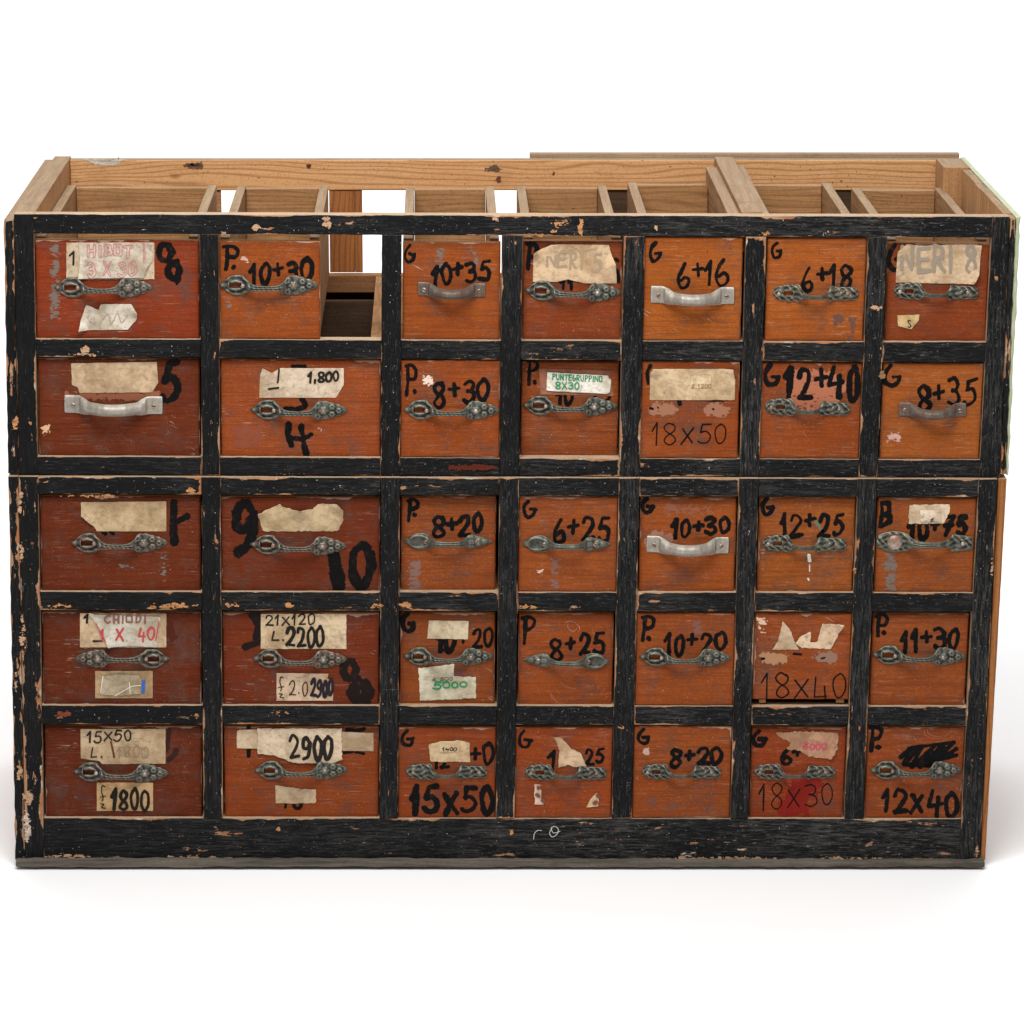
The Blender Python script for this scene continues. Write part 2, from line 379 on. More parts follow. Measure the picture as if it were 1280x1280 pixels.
# handwriting: glyph = strokes in a unit box, y downwards; 's' = smoothed, 'l' = straight
G = {
'0': [('s', [(.5, 0), (.12, .2), (.05, .55), (.25, .95), (.6, 1), (.92, .7), (.92, .25), (.62, 0), (.45, .02)])],
'1': [('l', [(.05, .38), (.62, .0), (.55, 1)])],
'2': [('s', [(.12, .25), (.3, .03), (.7, .03), (.82, .28), (.6, .6), (.15, .95)]), ('l', [(.15, .95), (.95, .93)])],
'3': [('s', [(.1, .08), (.5, .0), (.8, .15), (.7, .38), (.35, .45)]), ('s', [(.35, .45), (.8, .52), (.88, .8), (.5, 1), (.08, .9)])],
'4': [('l', [(.35, 0), (.1, .6), (.95, .55)]), ('l', [(.75, .3), (.68, 1)])],
'5': [('l', [(.92, .02), (.35, .06), (.22, .45)]), ('s', [(.22, .45), (.6, .40), (.9, .62), (.72, .95), (.3, 1), (.08, .9)])],
'6': [('s', [(.62, 0), (.28, .3), (.1, .7), (.3, 1), (.75, .97), (.9, .7), (.6, .55), (.25, .7)])],
'7': [('l', [(.05, .05), (.9, .02), (.4, 1)]), ('l', [(.25, .5), (.85, .48)])],
'8': [('s', [(.75, .1), (.4, 0), (.12, .18), (.3, .42), (.7, .58), (.88, .82), (.5, 1), (.15, .85), (.3, .6), (.75, .38), (.85, .18), (.7, .06)])],
'9': [('s', [(.85, .2), (.5, .0), (.12, .2), (.2, .48), (.6, .5), (.85, .2), (.8, .5), (.6, .85), (.2, 1)])],
'k': [('l', [(.15, .12), (.08, .96), (.8, .92)]), ('l', [(.66, .5), (.72, 1.02)])],
'+': [('l', [(.08, .55), (.95, .45)]), ('l', [(.5, .12), (.52, .92)])],
'x': [('l', [(.12, .25), (.88, .95)]), ('l', [(.88, .22), (.1, 1)])],
'X': [('l', [(.1, .0), (.9, 1)]), ('l', [(.9, .0), (.1, 1)])],
'G': [('s', [(.45, 0), (.15, .3), (.1, .7), (.35, 1), (.75, .9), (.92, .55)]), ('l', [(.92, .58), (.5, .56)])],
'P': [('l', [(.3, .02), (.26, .5), (.2, 1)]), ('s', [(.1, .06), (.6, 0), (.95, .18), (.8, .42), (.3, .52)])],
'B': [('l', [(.2, 0), (.22, .5), (.15, 1)]), ('l', [(.15, .03), (.8, .06), (.8, .38), (.25, .45), (.9, .5), (.92, .82), (.2, .98)])],
'L': [('l', [(.35, 0), (.15, .95), (.85, .92)])],
'.': [('l', [(.4, .92), (.55, .95)])], ',': [('l', [(.55, .85), (.35, 1.1)])],
'N': [('l', [(.1, 1), (.15, 0), (.85, 1), (.88, 0)])], 'E': [('l', [(.9, .02), (.15, .03), (.12, .98), (.9, .97)]), ('l', [(.15, .5), (.75, .48)])],
'R': [('l', [(.15, 1), (.15, 0), (.7, .05), (.85, .25), (.7, .48), (.2, .5), (.9, 1)])], 'I': [('l', [(.5, 0), (.5, 1)])],
'S': [('s', [(.85, .1), (.4, .0), (.15, .22), (.5, .48), (.85, .75), (.5, 1), (.1, .9)])],
'H': [('l', [(.12, 0), (.12, 1)]), ('l', [(.88, 0), (.88, 1)]), ('l', [(.12, .5), (.88, .5)])],
'O': [('l', [(.15, .05), (.85, .05), (.85, .95), (.15, .95), (.15, .05)])], 'T': [('l', [(.05, .02), (.95, .02)]), ('l', [(.5, .02), (.5, 1)])],
'C': [('s', [(.9, .12), (.5, 0), (.12, .3), (.12, .7), (.5, 1), (.9, .88)])], 'D': [('l', [(.15, 0), (.15, 1), (.6, .95), (.88, .6), (.85, .3), (.6, .04), (.15, 0)])],
'U': [('s', [(.12, 0), (.12, .6), (.3, .97), (.7, .97), (.88, .6), (.88, 0)])],
'!': [('l', [(.6, 0), (.4, .9)]), ('l', [(.35, .98), (.3, 1)])], '-': [('l', [(.0, .5), (1, .45)])],
'£': [('s', [(.85, .15), (.6, 0), (.4, .2), (.45, .6), (.3, .95), (.1, .95)]), ('l', [(.1, .95), (.9, .95)]), ('l', [(.15, .5), (.75, .48)])],
'\\': [('l', [(.2, 0), (.8, 1)])], '(': [('s', [(.7, 0), (.2, .4), (.3, 1)])], ' ': [],
}
GW = {'0': .82, '1': .62, '.': .45, ',': .4, 'I': .5, '+': .8, '!': .5, ' ': .5, 'N': 1.1, '(': .5}
def text(s, x0, x1, a, b, hw, rot=0, jit=.05, seed=None):
    """s between px x0..x1; a=(top,bottom) px of first glyph, b of last glyph; hw half width of the stroke in px"""
    rs = random.Random(s+str(x0)); tot = sum(GW.get(c, 1) for c in s)+.16*(len(s)-1); x = 0; out = []
    for c in s:
        gw = GW.get(c, 1)
        gx0 = x0+(x1-x0)*x/tot; gx1 = x0+(x1-x0)*(x+gw)/tot
        wob = jit*2.2; hh = a[1]-a[0]; gdx = rs.uniform(-wob, wob)*(gx1-gx0)*.5; gdy = rs.uniform(-wob, wob)*hh*.7; sl = rs.uniform(-.05, .13)*(jit > .015)*hh*.5; gsx = rs.uniform(1-wob*1.6, 1+wob*.6)
        t = (x+gw/2)/tot if len(s) > 1 else 0
        top = a[0]+(b[0]-a[0])*t; bot = a[1]+(b[1]-a[1])*t
        if c == '+': h_ = bot-top; bot -= .38*h_; top += .0*h_
        for kd, pts in G[c]:
            pp = [(gx0+gdx+(gx1-gx0)*(.5+(u-.5)*gsx+rs.uniform(-jit, jit))-sl*(v-.5), gdy+top+(bot-top)*(v+rs.uniform(-jit, jit))) for u, v in pts]
            if kd == 's': pp = smooth(pp)
            if rot:
                mx, my = (x0+x1)/2, (a[0]+a[1])/2; cr, sr = math.cos(rot), math.sin(rot)
                pp = [(mx+(p-mx)*cr-(q-my)*sr, my+(p-mx)*sr+(q-my)*cr) for p, q in pp]
            out.append((pp, hw*rs.uniform(.85, 1.12)))
        x += gw+.16
    return out
def LOOP(x, y, a, b, hw): return [(smooth([(x+a*math.cos(i*.698+.3*math.sin(i*2.1)), y+b*math.sin(i*.698)) for i in range(10)], 3), hw)]
def PND(x, y, h): return [(smooth([(x+5, y+1), (x+2, y), (x+1, y+h*.25), (x+3, y+h*.5), (x+2, y+h*.66)]), .7), ([(x-1, y+h*.5), (x+6, y+h*.46)], .6), (smooth([(x, y+h*.8), (x+4, y+h*.82), (x+1, y+h*.95), (x+6, y+h)]), .7)]
PXM = DC/FPX          # metres per photograph pixel on the front, roughly
def strokes_mesh(name, st, parent, Y, lift, color, rag=.18, dry=.0, seed=1, mat=None, ring=False):
    ss = [([P(x, y, Y) for x, y in pts], hw*PXM) for pts, hw in st]
    xs = [p[0] for q, _ in ss for p in q]; zs = [p[1] for q, _ in ss for p in q]; m = max(h for _, h in ss)*1.5
    cell = max(.00032, min(.0007, min(h for _, h in ss)*.55))
    return sheet(name, seg_field(ss, seed, rag, dry, ring), min(xs)-m, max(xs)+m, min(zs)-m, max(zs)+m, cell,
                 lambda x, z: np.full(len(x), lift), parent, mat or INK, Y, color)
def poly_field(poly, rag, seed):
    pts = np.array(poly)
    def f(X, Z):
        inside = np.zeros(X.shape, bool); d = np.full(X.shape, 9.0)
        for (ax, az), (bx, bz) in zip(pts, np.roll(pts, -1, 0)):
            c = ((az > Z) != (bz > Z)) & (X < (bx-ax)*(Z-az)/(bz-az+1e-15)+ax); inside ^= c
            dx, dz = bx-ax, bz-az; t = np.clip(((X-ax)*dx+(Z-az)*dz)/(dx*dx+dz*dz+1e-12), 0, 1)
            d = np.minimum(d, np.hypot(X-ax-t*dx, Z-az-t*dz))
        sd = np.where(inside, d, -d)
        return sd+rag*((vnoise(X, Z, 260, seed)-.5)*1.3+(vnoise(X, Z, 900, seed+1)-.5)*.7)
    return f
def paper(poly, parent, Y, color, lift=.0006, rag=.0006, curl=(), seed=1, name='paper_label', mat=None, breakup=0, thick=.00022, wav=.0009):
    pts = [P(x, y, Y) for x, y in poly]; xs = [p[0] for p in pts]; zs = [p[1] for p in pts]
    pf = poly_field(pts, rag, seed)
    def field(X, Z):
        F = pf(X, Z)
        if breakup:
            q = vnoise(X*.3, Z, 1100, seed+2)*.45+vnoise(X*.6, Z, 330, seed+4)*.35+vnoise(X, Z, 90, seed+6)*.2
            F = np.minimum(F*1.0, (1-breakup-q)*.006+np.minimum(F, .004)*.35-.0006)
        return F
    cl = [(P(x, y, Y), r*PXM, h) for x, y, r, h in curl]
    def hf(x, z):
        h = lift+wav*vnoise(x, z, 60, seed+5)*(1 if thick else 0)
        for (cx, cz), r, hh in cl:
            d = np.hypot(x-cx, z-cz); h = h+1.5*hh*np.clip(1-d/r, 0, 1)**1.5
        return h
    return sheet(name, field, min(xs)-.002, max(xs)+.002, min(zs)-.002, max(zs)+.002, .0011 if not breakup else .00055, hf,
                 parent, mat or PAPER, Y, color, back=thick)
# ---------------------------------------------------------------- handles
def interp(pts, x):
    xs = [p[0] for p in pts]; ys = [p[1] for p in pts]; return float(np.interp(x, xs, ys))
def handle_mesh(name, out, prot, relief, hole=None, nx=112, nz=22, thick=.0022, zc=None, rf=1.0):
    """cast drawer pull in mm; out = half height along x, prot = distance from the drawer, relief(x,z,t) = ornament"""
    x0, x1 = out[0][0], out[-1][0]; verts = []; fr = {}; bk = {}
    for i in range(nx+1):
        x = x0+(x1-x0)*i/nx; w = interp(out, x); p = interp(prot, x); c = interp(zc, x) if zc else 0
        for j in range(nz+1):
            t = -1+2*j/nz; z = t*w
            dome = (1-abs(t)**2.4)
            h = thick*1000*.5+dome*min(2.6, w*.42)+rf*relief(x, z, t, w)*(1-abs(t)**6)
            fr[i, j] = len(verts); verts.append((x*.001, -(p+max(h, .4))*.001, (z+c)*.001))
            bk[i, j] = len(verts); verts.append((x*.001, -max(p-.3, 0)*.001, (z*.97+c)*.001))
    keep = {}
    for i in range(nx):
        for j in range(nz):
            x = x0+(x1-x0)*(i+.5)/nx; t = -1+2*(j+.5)/nz; z = t*interp(out, x)
            keep[i, j] = not (hole and hole[0] < x < hole[1] and abs(z-hole[3]) < hole[2])
    faces = []
    for (i, j), k in keep.items():
        if not k: continue
        faces.append((fr[i, j], fr[i, j+1], fr[i+1, j+1], fr[i+1, j])[::-1]); faces.append((bk[i, j], bk[i, j+1], bk[i+1, j+1], bk[i+1, j]))
        for di, dj, a, b in ((-1, 0, (i, j), (i, j+1)), (1, 0, (i+1, j), (i+1, j+1)), (0, -1, (i, j), (i+1, j)), (0, 1, (i, j+1), (i+1, j+1))):
            if not keep.get((i+di, j+dj), False): faces.append((fr[a], fr[b], bk[b], bk[a]))
    me = bpy.data.meshes.new(name); me.from_pydata(verts, [], faces)
    import bmesh
    bm = bmesh.new(); bm.from_mesh(me); bmesh.ops.recalc_face_normals(bm, faces=bm.faces); bm.to_mesh(me); bm.free()
    for p in me.polygons: p.use_smooth = True
    return me
def arch(a, b, h, n=12, ease=.32):
    pts = [(a, 0)]
    for i in range(1, n):
        t = i/n; q = min(1, min(t, 1-t)/ease); pts.append((a+(b-a)*t, h*(q*q*(3-2*q))))
    return pts+[(b, 0)]
rk = lambda a: math.sin(a)
def relA(x, z, t, w):
    if x < -22:
        r = math.hypot((x+40)/17.0, z/12.5); a = math.atan2(z, (x+40)*.8)
        return 1.25*math.cos((r-.42)*11.5)+.8*math.cos(a*8)*min(1, max(0, (r-.5)*3))
    if x > 18:
        q = -.3
        for cx, cz, rr, hh in ((31, 0, 6.2, 2.6), (42, 5, 4.6, 2.2), (42, -5, 4.6, 2.2), (50.5, 0, 4.6, 2.2), (24, 7, 5, 1.8), (24, -7, 5, 1.8), (57, 0, 2.4, 1.2)):
            d = math.hypot(x-cx, z-cz)
            if d < rr: q = max(q, hh*(1-(d/rr)**2)-1.9*math.exp(-(d/rr*3.2)**2)+.35*math.cos(math.atan2(z-cz, x-cx)*6)*(d > rr*.4))
        return q
    return .5*math.cos(t*8)+.3*math.cos(x*1.1+t*2)
outA = [(-61, .5), (-58, 2.6), (-55, 3.2), (-52, 7.5), (-48, 10), (-44, 12.3), (-38, 13), (-34, 12.4), (-31, 12.8), (-27, 9), (-23, 6.2), (-17, 4.2), (-9, 3.2), (0, 2.9), (10, 3.3), (16, 4.6), (20, 7.2), (23, 11.5), (27, 12.6), (30, 11.2), (34, 12.3), (38, 10.4), (43, 10.2), (47, 7.6), (50, 8), (54, 5.4), (58, 3.8), (61, .8)]
MA = handle_mesh('ornate_handle', outA, [(-61, 0)]+[(x, y*1) for x, y in arch(-33, 29, 14)]+[(61, 0)], relA, rf=1.35, hole=(-47.5, -32.5, 3.5, 0), zc=[(-61, .6), (-30, .6), (-18, -1.2), (0, -1.6), (16, -1.2), (28, .3), (61, .3)])
outC = [(-53, 4), (-51, 6.5), (-48, 7.5), (-46, 9.8), (-41, 9), (-38, 10.5), (-33, 11.4), (-28, 10), (-24, 11.3), (-20, 10.8), (-17, 6), (-13, 3.0), (0, 2.3), (12, 2.8), (15, 5.0), (18, 10), (22, 9.8), (23, 8.4), (34, 8.6), (44, 8.2), (49, 8), (52, 5.5), (53, 3)]
def relC(x, z, t, w):
    if -16 < x < 15: return .5*math.cos(t*11)
    return .95*math.cos(x*.62+z*.35+1.6*math.sin(z*.33+x*.11))+.6*math.cos(z*.95-x*.23+1.2*math.sin(x*.3))+.25*math.cos(x*1.7-z*1.3)
prC = [(-53, 0)]+arch(-24, 22, 12, ease=.36)+[(53, 0)]
ZC = [(-53, 1), (-22, .5), (-14, -2.6), (0, -3.4), (12, -2.6), (20, -.5), (53, -1)]
MC = handle_mesh('hammered_handle', outC, prC, relC, rf=1.4, hole=(-40, -28, 2.7, 0), zc=ZC)
MCs = handle_mesh('hammered_handle_closed', outC, prC, relC, None, rf=1.4, zc=ZC)
outD = [(-57, .6), (-54, 3.2), (-50, 4), (-46, 8.5), (-40, 10.8), (-33, 11.2), (-27, 9.8), (-22, 7), (-15, 4.2), (0, 3.1), (14, 3.6), (22, 5), (26, 9), (31, 9.8), (36, 7.6), (41, 7.2), (46, 5), (51, 3.4), (57, .6)]
def relD(x, z, t, w):
    if x < -22:
        r = math.hypot((x+38)/12, z/7.5); return -2.4*max(0, 1-r*r)+.9*math.cos(min(r, 2)*6)*(r > .9)
    if x > 22:
        q = 0
        for cx, cz, rr, hh in ((30, 0, 5, 2.0), (30, 6.5, 4, 1.3), (30, -6.5, 4, 1.3), (39, 3, 4, 1.4), (39, -3, 4, 1.4), (47, 0, 5, 1.5)):
            d = math.hypot(x-cx, z-cz)
            if d < rr: q = max(q, hh*(1-(d/rr)**2))
        return q
    return .3*math.cos(t*7)
MD = handle_mesh('leaf_handle', outD, [(-57, 0)]+arch(-30, 30, 16)+[(57, 0)], relD, rf=1.3)
def strap(name, L, hp, hb, pl, h, dome=0):
    a = L/2
    out = [(-a, hp*.93), (-a+1, hp), (-a+pl, hp), (-a+pl+5, hp*.93), (-a+pl+12, hb*1.05), (0, hb), (a-pl-12, hb*1.05), (a-pl-5, hp*.93), (a-pl, hp), (a-1, hp), (a, hp*.93)]
    def rel(x, z, t, w):
        e = abs(x)-(a-pl-6)
        return 1.5*math.exp(-(e*e)/10)*math.exp(-(z*z)/(hb*hb*.3))+(3.4*(1-t*t) if abs(x) < a-pl else -1.3*(1-abs(t)**2.4)+.5)
    return handle_mesh(name, out, [(-a, 0)]+arch(-a+pl*.6, a-pl*.6, h, ease=.42)+[(a, 0)], rel, nx=100, nz=18, thick=.0016, zc=[(-a, 1), (-a+pl-2, 1), (-a+pl+10, -1.8), (0, -2.4), (a-pl-10, -1.8), (a-pl+2, 1), (a, 1)])
MB_ = strap('bow_handle_large', 122, 11.5, 7.6, 20, 20)
MBm = strap('bow_handle', 103, 10.8, 7.3, 17, 19)
MBs = strap('bow_handle_small', 83, 8.8, 6.2, 14, 18)
outE = [(-61, 2), (-59, 8), (-52, 11), (-44, 13.5), (-35, 13.8), (-28, 12.5), (-22, 11), (-18, 7), (-10, 4.6), (10, 4), (24, 4.6), (32, 7), (35, 11.5), (40, 11), (50, 9.8), (60, 9), (61, 8)]
ME = handle_mesh('rope_handle', outE, [(-61, 0)]+arch(-30, 38, 17, ease=.4)+[(61, 0)], relC)
def disc_mesh(name, r, h, slot=True, n=18):
    v = [(0, -h, 0)]; f = []
    for q, (rr, hh) in enumerate(((r*.55, h*.9), (r*.92, h*.5), (r, 0))):
        for i in range(n): a = 2*math.pi*i/n; v.append((rr*math.cos(a), -hh, rr*math.sin(a)))
    for i in range(n):
        j = (i+1) % n; f.append((0, 1+i, 1+j))
        for q in range(2): f.append((1+q*n+i, 1+(q+1)*n+i, 1+(q+1)*n+j, 1+q*n+j))
    if slot:
        b = len(v); a = .18*r
        for sx in (-1, 1):
            for sz in (-1, 1): v.append((sx*r*.8, -h*1.02, sz*a))
        f.append((b, b+1, b+3, b+2))
    me = bpy.data.meshes.new(name); me.from_pydata(v, [], f); me.materials.append(SCREWM); me.materials.append(DARK)
    if slot: me.polygons[-1].material_index = 1
    for p in me.polygons: p.use_smooth = True
    return me
SCR = disc_mesh('screw', .0030, .0014); RIV = disc_mesh('rivet', .0026, .0014, False); BIGD = disc_mesh('copper_disc', .0098, .0035, False)
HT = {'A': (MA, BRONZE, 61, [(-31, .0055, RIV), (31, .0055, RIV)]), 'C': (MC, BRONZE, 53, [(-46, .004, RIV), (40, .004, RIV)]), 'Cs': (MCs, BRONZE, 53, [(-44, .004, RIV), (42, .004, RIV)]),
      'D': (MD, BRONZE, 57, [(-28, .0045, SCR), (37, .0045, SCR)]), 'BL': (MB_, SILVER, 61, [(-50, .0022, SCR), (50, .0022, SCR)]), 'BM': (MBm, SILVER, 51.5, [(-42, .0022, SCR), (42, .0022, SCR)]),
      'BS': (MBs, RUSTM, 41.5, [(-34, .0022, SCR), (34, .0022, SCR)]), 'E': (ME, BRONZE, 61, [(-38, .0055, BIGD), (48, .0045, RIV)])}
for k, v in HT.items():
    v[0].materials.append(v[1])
def handle(kind, x0, x1, y, drawer, Y, tint=(.2, .23, .18), tilt=0.0):
    """x0>x1 means the pull is fitted the other way round"""
    me, mat, half, scs = HT[kind]; flip = x0 > x1
    cx, cz = P((x0+x1)/2, y-1.5, Y); L = abs(x1-x0)*PXM; s = L/(half*.002)
    nm = {'A': 'handle', 'C': 'handle', 'Cs': 'handle', 'D': 'handle', 'BL': 'handle', 'BM': 'handle', 'BS': 'handle', 'E': 'handle'}[kind]
    o = link(nm, me, drawer, color=tint); o.location = (cx-drawer.location.x, Y-.0002-drawer.location.y, cz-drawer.location.z)
    o.rotation_euler = (0, tilt+random.uniform(-.012, .026)+(math.pi if flip else 0), 0); o.scale = (s, 1, s if s < 1.1 else 1.1)
    if mat is SILVER: o['label'] = 'dull silver bow handle'
    elif mat is RUSTM: o['label'] = 'rusty brown bow handle'
    elif kind in 'AD': o['label'] = 'ornate patinated bronze handle'
    else: o['label'] = 'hammered dark bronze handle'
    for sx, lift, m in scs:
        q = link('screw' if m is not BIGD else 'rosette', m, o); q.location = (sx*.001, -lift, 0)
        q.rotation_euler = (0, random.uniform(-1.2, 1.2), 0)
    return o
# ---------------------------------------------------------------- studio floor sweeping up into a backdrop
prof = [(-9, 0), (2.6, 0)]
for i in range(1, 17):
    a = math.pi/2*i/16; prof.append((2.6+1.6*math.sin(a), 1.6-1.6*math.cos(a)))
prof.append((4.2, 6))
vs = []; fs = []
for y, z in prof: vs += [(-9, y, z), (9, y, z)]
for i in range(len(prof)-1): fs.append((2*i, 2*i+1, 2*i+3, 2*i+2))
me = bpy.data.meshes.new('floor'); me.from_pydata(vs, [], fs)
for p in me.polygons: p.use_smooth = True
fl = link('floor', me, mats=(FLOOR,)); fl['kind'] = 'structure'
# ---------------------------------------------------------------- measurements of the fronts
COLS = [((43, 250.5), (53, 254)), ((273, 477), (278, 474.5)), ((501.5, 627), (497.5, 620.5)), ((652, 779), (644, 766)),
        ((805, 931), (791, 914.5)), ((956, 1083), (937, 1058)), ((1106.5, 1236.5), (1081.5, 1205))]
ROWS = [((292, 297), (424, 428)), ((446, 453), (571, 575)), ((617.5, 621.5), (740, 741.5)), ((762.5, 765), (882, 883.5)), ((905, 907), (1023, 1024))]
def colx(c, side, y):
    a = COLS[c][0][side]; b = COLS[c][1][side]; return a+(b-a)*(y-360)/605
def rowy(r, side, x):
    a, b = ROWS[r][side]; return a+(b-a)*(x-45)/1185
def pq(l, Y): return [P(x, y, Y) for x, y in l]
YU, YL = .007, 0.0           # upper carcass stands a few mm further back than the lower one
DEP = .512
def unit(label, rows, Y, yt, yb, upper):
    base = P(640, yb, Y)
    root = empty('drawer_cabinet', (0, Y+.2, base[1]), label, 'drawer cabinet')
    top = lambda x: yt[0]+(yt[1]-yt[0])*(x-45)/1185
    bot = lambda x: yb if isinstance(yb, (int, float)) and not upper else 594+(597-594)*(x-45)/1185-.8
    return root, top, bot
# ---- upper cabinet
topU = lambda x: 268.0+3.0*(x-45)/1185
seam = lambda x: 593.6+3.0*(x-45)/1185
zt = P(640, 269.5, YU)[1]
upper = empty('drawer_cabinet', (0, YU+.2, P(640, 595, YU)[1]), 'upper black framed cabinet open on top with pale green paint down its right edge', 'cabinet', None)
lower = empty('drawer_cabinet', (0, .2, 0), 'lower black framed cabinet with three drawer rows standing on the white floor', 'cabinet', None)
FD = .021
SL0, SL1 = (lambda y: 17+(y-275)*.0175), (lambda y: 1262-(y-272)*.0375)
def stile(parent, xa, xb, ya, yb, Y, mats=(BLZ, EDGE_X, EDGE_Z), name='stile', d=FD, jag=.00025, label=None):
    return prism(name, pq([(xa(ya), ya), (xb(ya), ya), (xb(yb), yb), (xa(yb), yb)], Y), Y, d, mats, parent, jag=jag, label=label)
def rail(parent, xa, xb, ya, yb, Y, mats=(BLX, EDGE_X, EDGE_X), name='rail', d=FD):
    """xa, xb functions of y; ya, yb functions of x"""
    q = []
    for xf, yf in ((xa, ya), (xb, ya), (xb, yb), (xa, yb)):
        x = xf(400); y = yf(x); x = xf(y); q.append((x, yf(x)))
    return prism(name, pq(q, Y), Y, d, mats, parent, jag=.0003)
cx = lambda c, s: (lambda y: colx(c, s, y))
# outer stiles and side boards
E = 0.35
stile(upper, lambda y: SL0(y)+.6, lambda y: colx(0, 0, y), topU(20), seam(20), YU)
stile(upper, lambda y: colx(6, 1, y), SL1, topU(1250), seam(1250), YU)
rail(upper, lambda y: colx(0, 0, y)+E, lambda y: colx(6, 1, y)-E, topU, lambda x: rowy(0, 0, x), YU+.0006, name='top_rail')
for c in range(6):
    stile(upper, cx(c, 1), cx(c+1, 0), rowy(0, 0, colx(c, 1, 300)+10)+E, seam(colx(c, 1, 590)+10), YU)
for c in range(7):
    for (ya, yb) in ((lambda x: rowy(0, 1, x), lambda x: rowy(1, 0, x)), (lambda x: rowy(1, 1, x), seam)):
        rail(upper, lambda y, c=c: colx(c, 0, y)+E, lambda y, c=c: colx(c, 1, y)-E, ya, yb, YU+random.uniform(.0004, .0012))
# lower
LTop = lambda x: 596.2+3.0*(x-45)/1185
LR = lambda y: 1247-(y-600)*.0475
LBot = 1075.5
stile(lower, lambda y: SL0(y)+.6, lambda y: colx(0, 0, y), LTop(20), LBot, YL, mats=(BLZW, EDGE_X, EDGE_Z))
stile(lower, lambda y: colx(6, 1, y), LR, LTop(1250), LBot, YL, mats=(BLZ, EDGE_X, EDGE_Z))
for c in range(6):
    stile(lower, cx(c, 1), cx(c+1, 0), LTop(colx(c, 1, 600)), rowy(4, 1, colx(c, 1, 1000))-E, YL)
for c in range(7):
    gaps = [(LTop, lambda x: rowy(2, 0, x)), (lambda x: rowy(2, 1, x), lambda x: rowy(3, 0, x)), (lambda x: rowy(3, 1, x), lambda x: rowy(4, 0, x))]
    for ya, yb in gaps:
        rail(lower, lambda y, c=c: colx(c, 0, y)+E, lambda y, c=c: colx(c, 1, y)-E, ya, yb, YL+random.uniform(.0004, .0012), mats=(BLXW if c < 2 else BLX, EDGE_X, EDGE_X))
rail(lower, lambda y: colx(0, 0, y)+E, lambda y: colx(6, 1, y)-E, lambda x: rowy(4, 1, x), lambda x: LBot-.5, YL+.0006, name='plinth_board', mats=(BLXW, EDGE_X, EDGE_X))
prism('base_board', pq([(19.5, 1076), (1231, 1077.5), (1231, 1084), (19.5, 1084)], -.012), -.012, DEP, (BASEW, BASEW, BASEW), lower, jag=.0009)
# side boards: left ones painted black with chipped arrises
lo = lambda y: 4.5+(y-275)*.0185
prism('side_board', pq([(lo(275), 275), (SL0(275), 275), (SL0(592), 592), (lo(592), 592)], YU+.002), YU+.002, DEP-.004, (BLZW, GREY_Y, SIDE_Z), upper, jag=.0006)
prism('side_board', pq([(lo(596), 596), (SL0(596), 596), (SL0(1075), 1075), (lo(1075), 1075)], .002), .002, DEP-.02, (BLZW, EDGE_X, SIDE_Z), lower, jag=.0007)
# right: upper board with thick pale green paint outside, lower board bare orange pine
prism('side_board', pq([(1262.6, 273), (1269.5, 273), (1257, 593), (1250.6, 593)], YU+.002), YU+.002, .03, (BLZW, GREY_Y, SIDE_Z), upper, jag=.0006)
prism('painted_side_edge', pq([(1269.8, 272), (1275.4, 271), (1260.8, 594), (1257.3, 594)], YU+.004), YU+.004, DEP-.006, (GREENP, GREENP, GREENP), upper, jag=.0012)
prism('side_board', pq([(1248.2, 599), (1258.5, 599), (1231.6, 1075), (1225.5, 1075)], .004), .004, DEP-.02, (PINE_Z, EDGE_X, PINE_Z), lower, jag=.0002, label='bare orange pine side board')
# left inner lining board of the upper carcass: weathered top
def plank(name, x0, x1, y0, y1, z0, z1, mats, parent, label=None, ch=.001, sh=True):
    x0 += SH*y0 if sh else 0; x1 += SH*y0 if sh else 0
    return prism(name, rect(x0, x1, z0, z1), y0, y1-y0, mats, parent, ch=ch, label=label)
zU0 = P(640, 594, YU)[1]
xl0 = P(17.6, 269, YU)[0]; xl1 = P(40, 269, YU)[0]; xr0 = P(1250, 272, YU)[0]; xr1 = P(1269.5, 272, YU)[0]
plank('side_lining', xl0, xl1, YU+FD+.0006, YU+DEP, zU0, zt-.0015, (SIDE_Z, GREY_Y, SIDE_Z), upper)
# right side: split upright planks with uneven tops
ys = [.031, .105, .165, .235, .282, .350, .405]; hs = [-.002, -.0032, -.0025, -.004, -.003, -.0038]
for i in range(6):
    plank('side_plank', xr0+.009+random.uniform(-.001, .001), xr1-.0003, YU+ys[i]+.001, YU+ys[i+1]-.001, zU0, zt+hs[i], (SIDE_Z, GREY_Y, SIDE_Z), upper)
plank('side_plank', xr0-.016, xr1-.0003, YU+.407, YU+DEP-.024, zU0, zt-.001, (SIDE_Z, GREY_Y, SIDE_Z), upper)
# back: top rail, thin slat behind it, posts, closed panel on the right half
zb = zt-.001; BR = .0445
xb0, xb1 = xl1+.0004, xr0-.0165
plank('back_rail', xl1+.0004, P(1262, 272, YU)[0]-.002, YU+DEP-.022, YU+DEP-.001, zb-BR, zb-.003, (PINE_X, GREY_X, PINE_X), upper, label='bare orange pine back rail')
plank('back_slat', .035, xr1, YU+DEP+.0005, YU+DEP+.014, zb-.09, zb+.003, (GREY_X, GREY_X, GREY_X), upper)
# web frame between the two upper rows
zw = P(640, 427.5, YU)[1]
plank('web_rail', xb0, xb1, YU+DEP-.045, YU+DEP-.023, zw-.024, zw, (SIDE_X, BOX_X, SIDE_X), upper)
def runner_row(parent, z, Y, name='runner'):
    for c in range(6):
        xa, xb = (P(colx(c, 1, 500)-13, 500)[0], P(colx(c+1, 0, 500)+13, 500)[0])
        plank(name, xa, xb, Y+FD+.001, Y+DEP-.046, z-.016, z-.0008, (BOX_Y, BOX_Y, BOX_Y), parent)
runner_row(upper, zw, YU)
runner_row(upper, P(640, 573.5, YU)[1], YU)
for r in (2, 3, 4): runner_row(lower, P(640, rowy(r, 1, 640), 0)[1], 0)
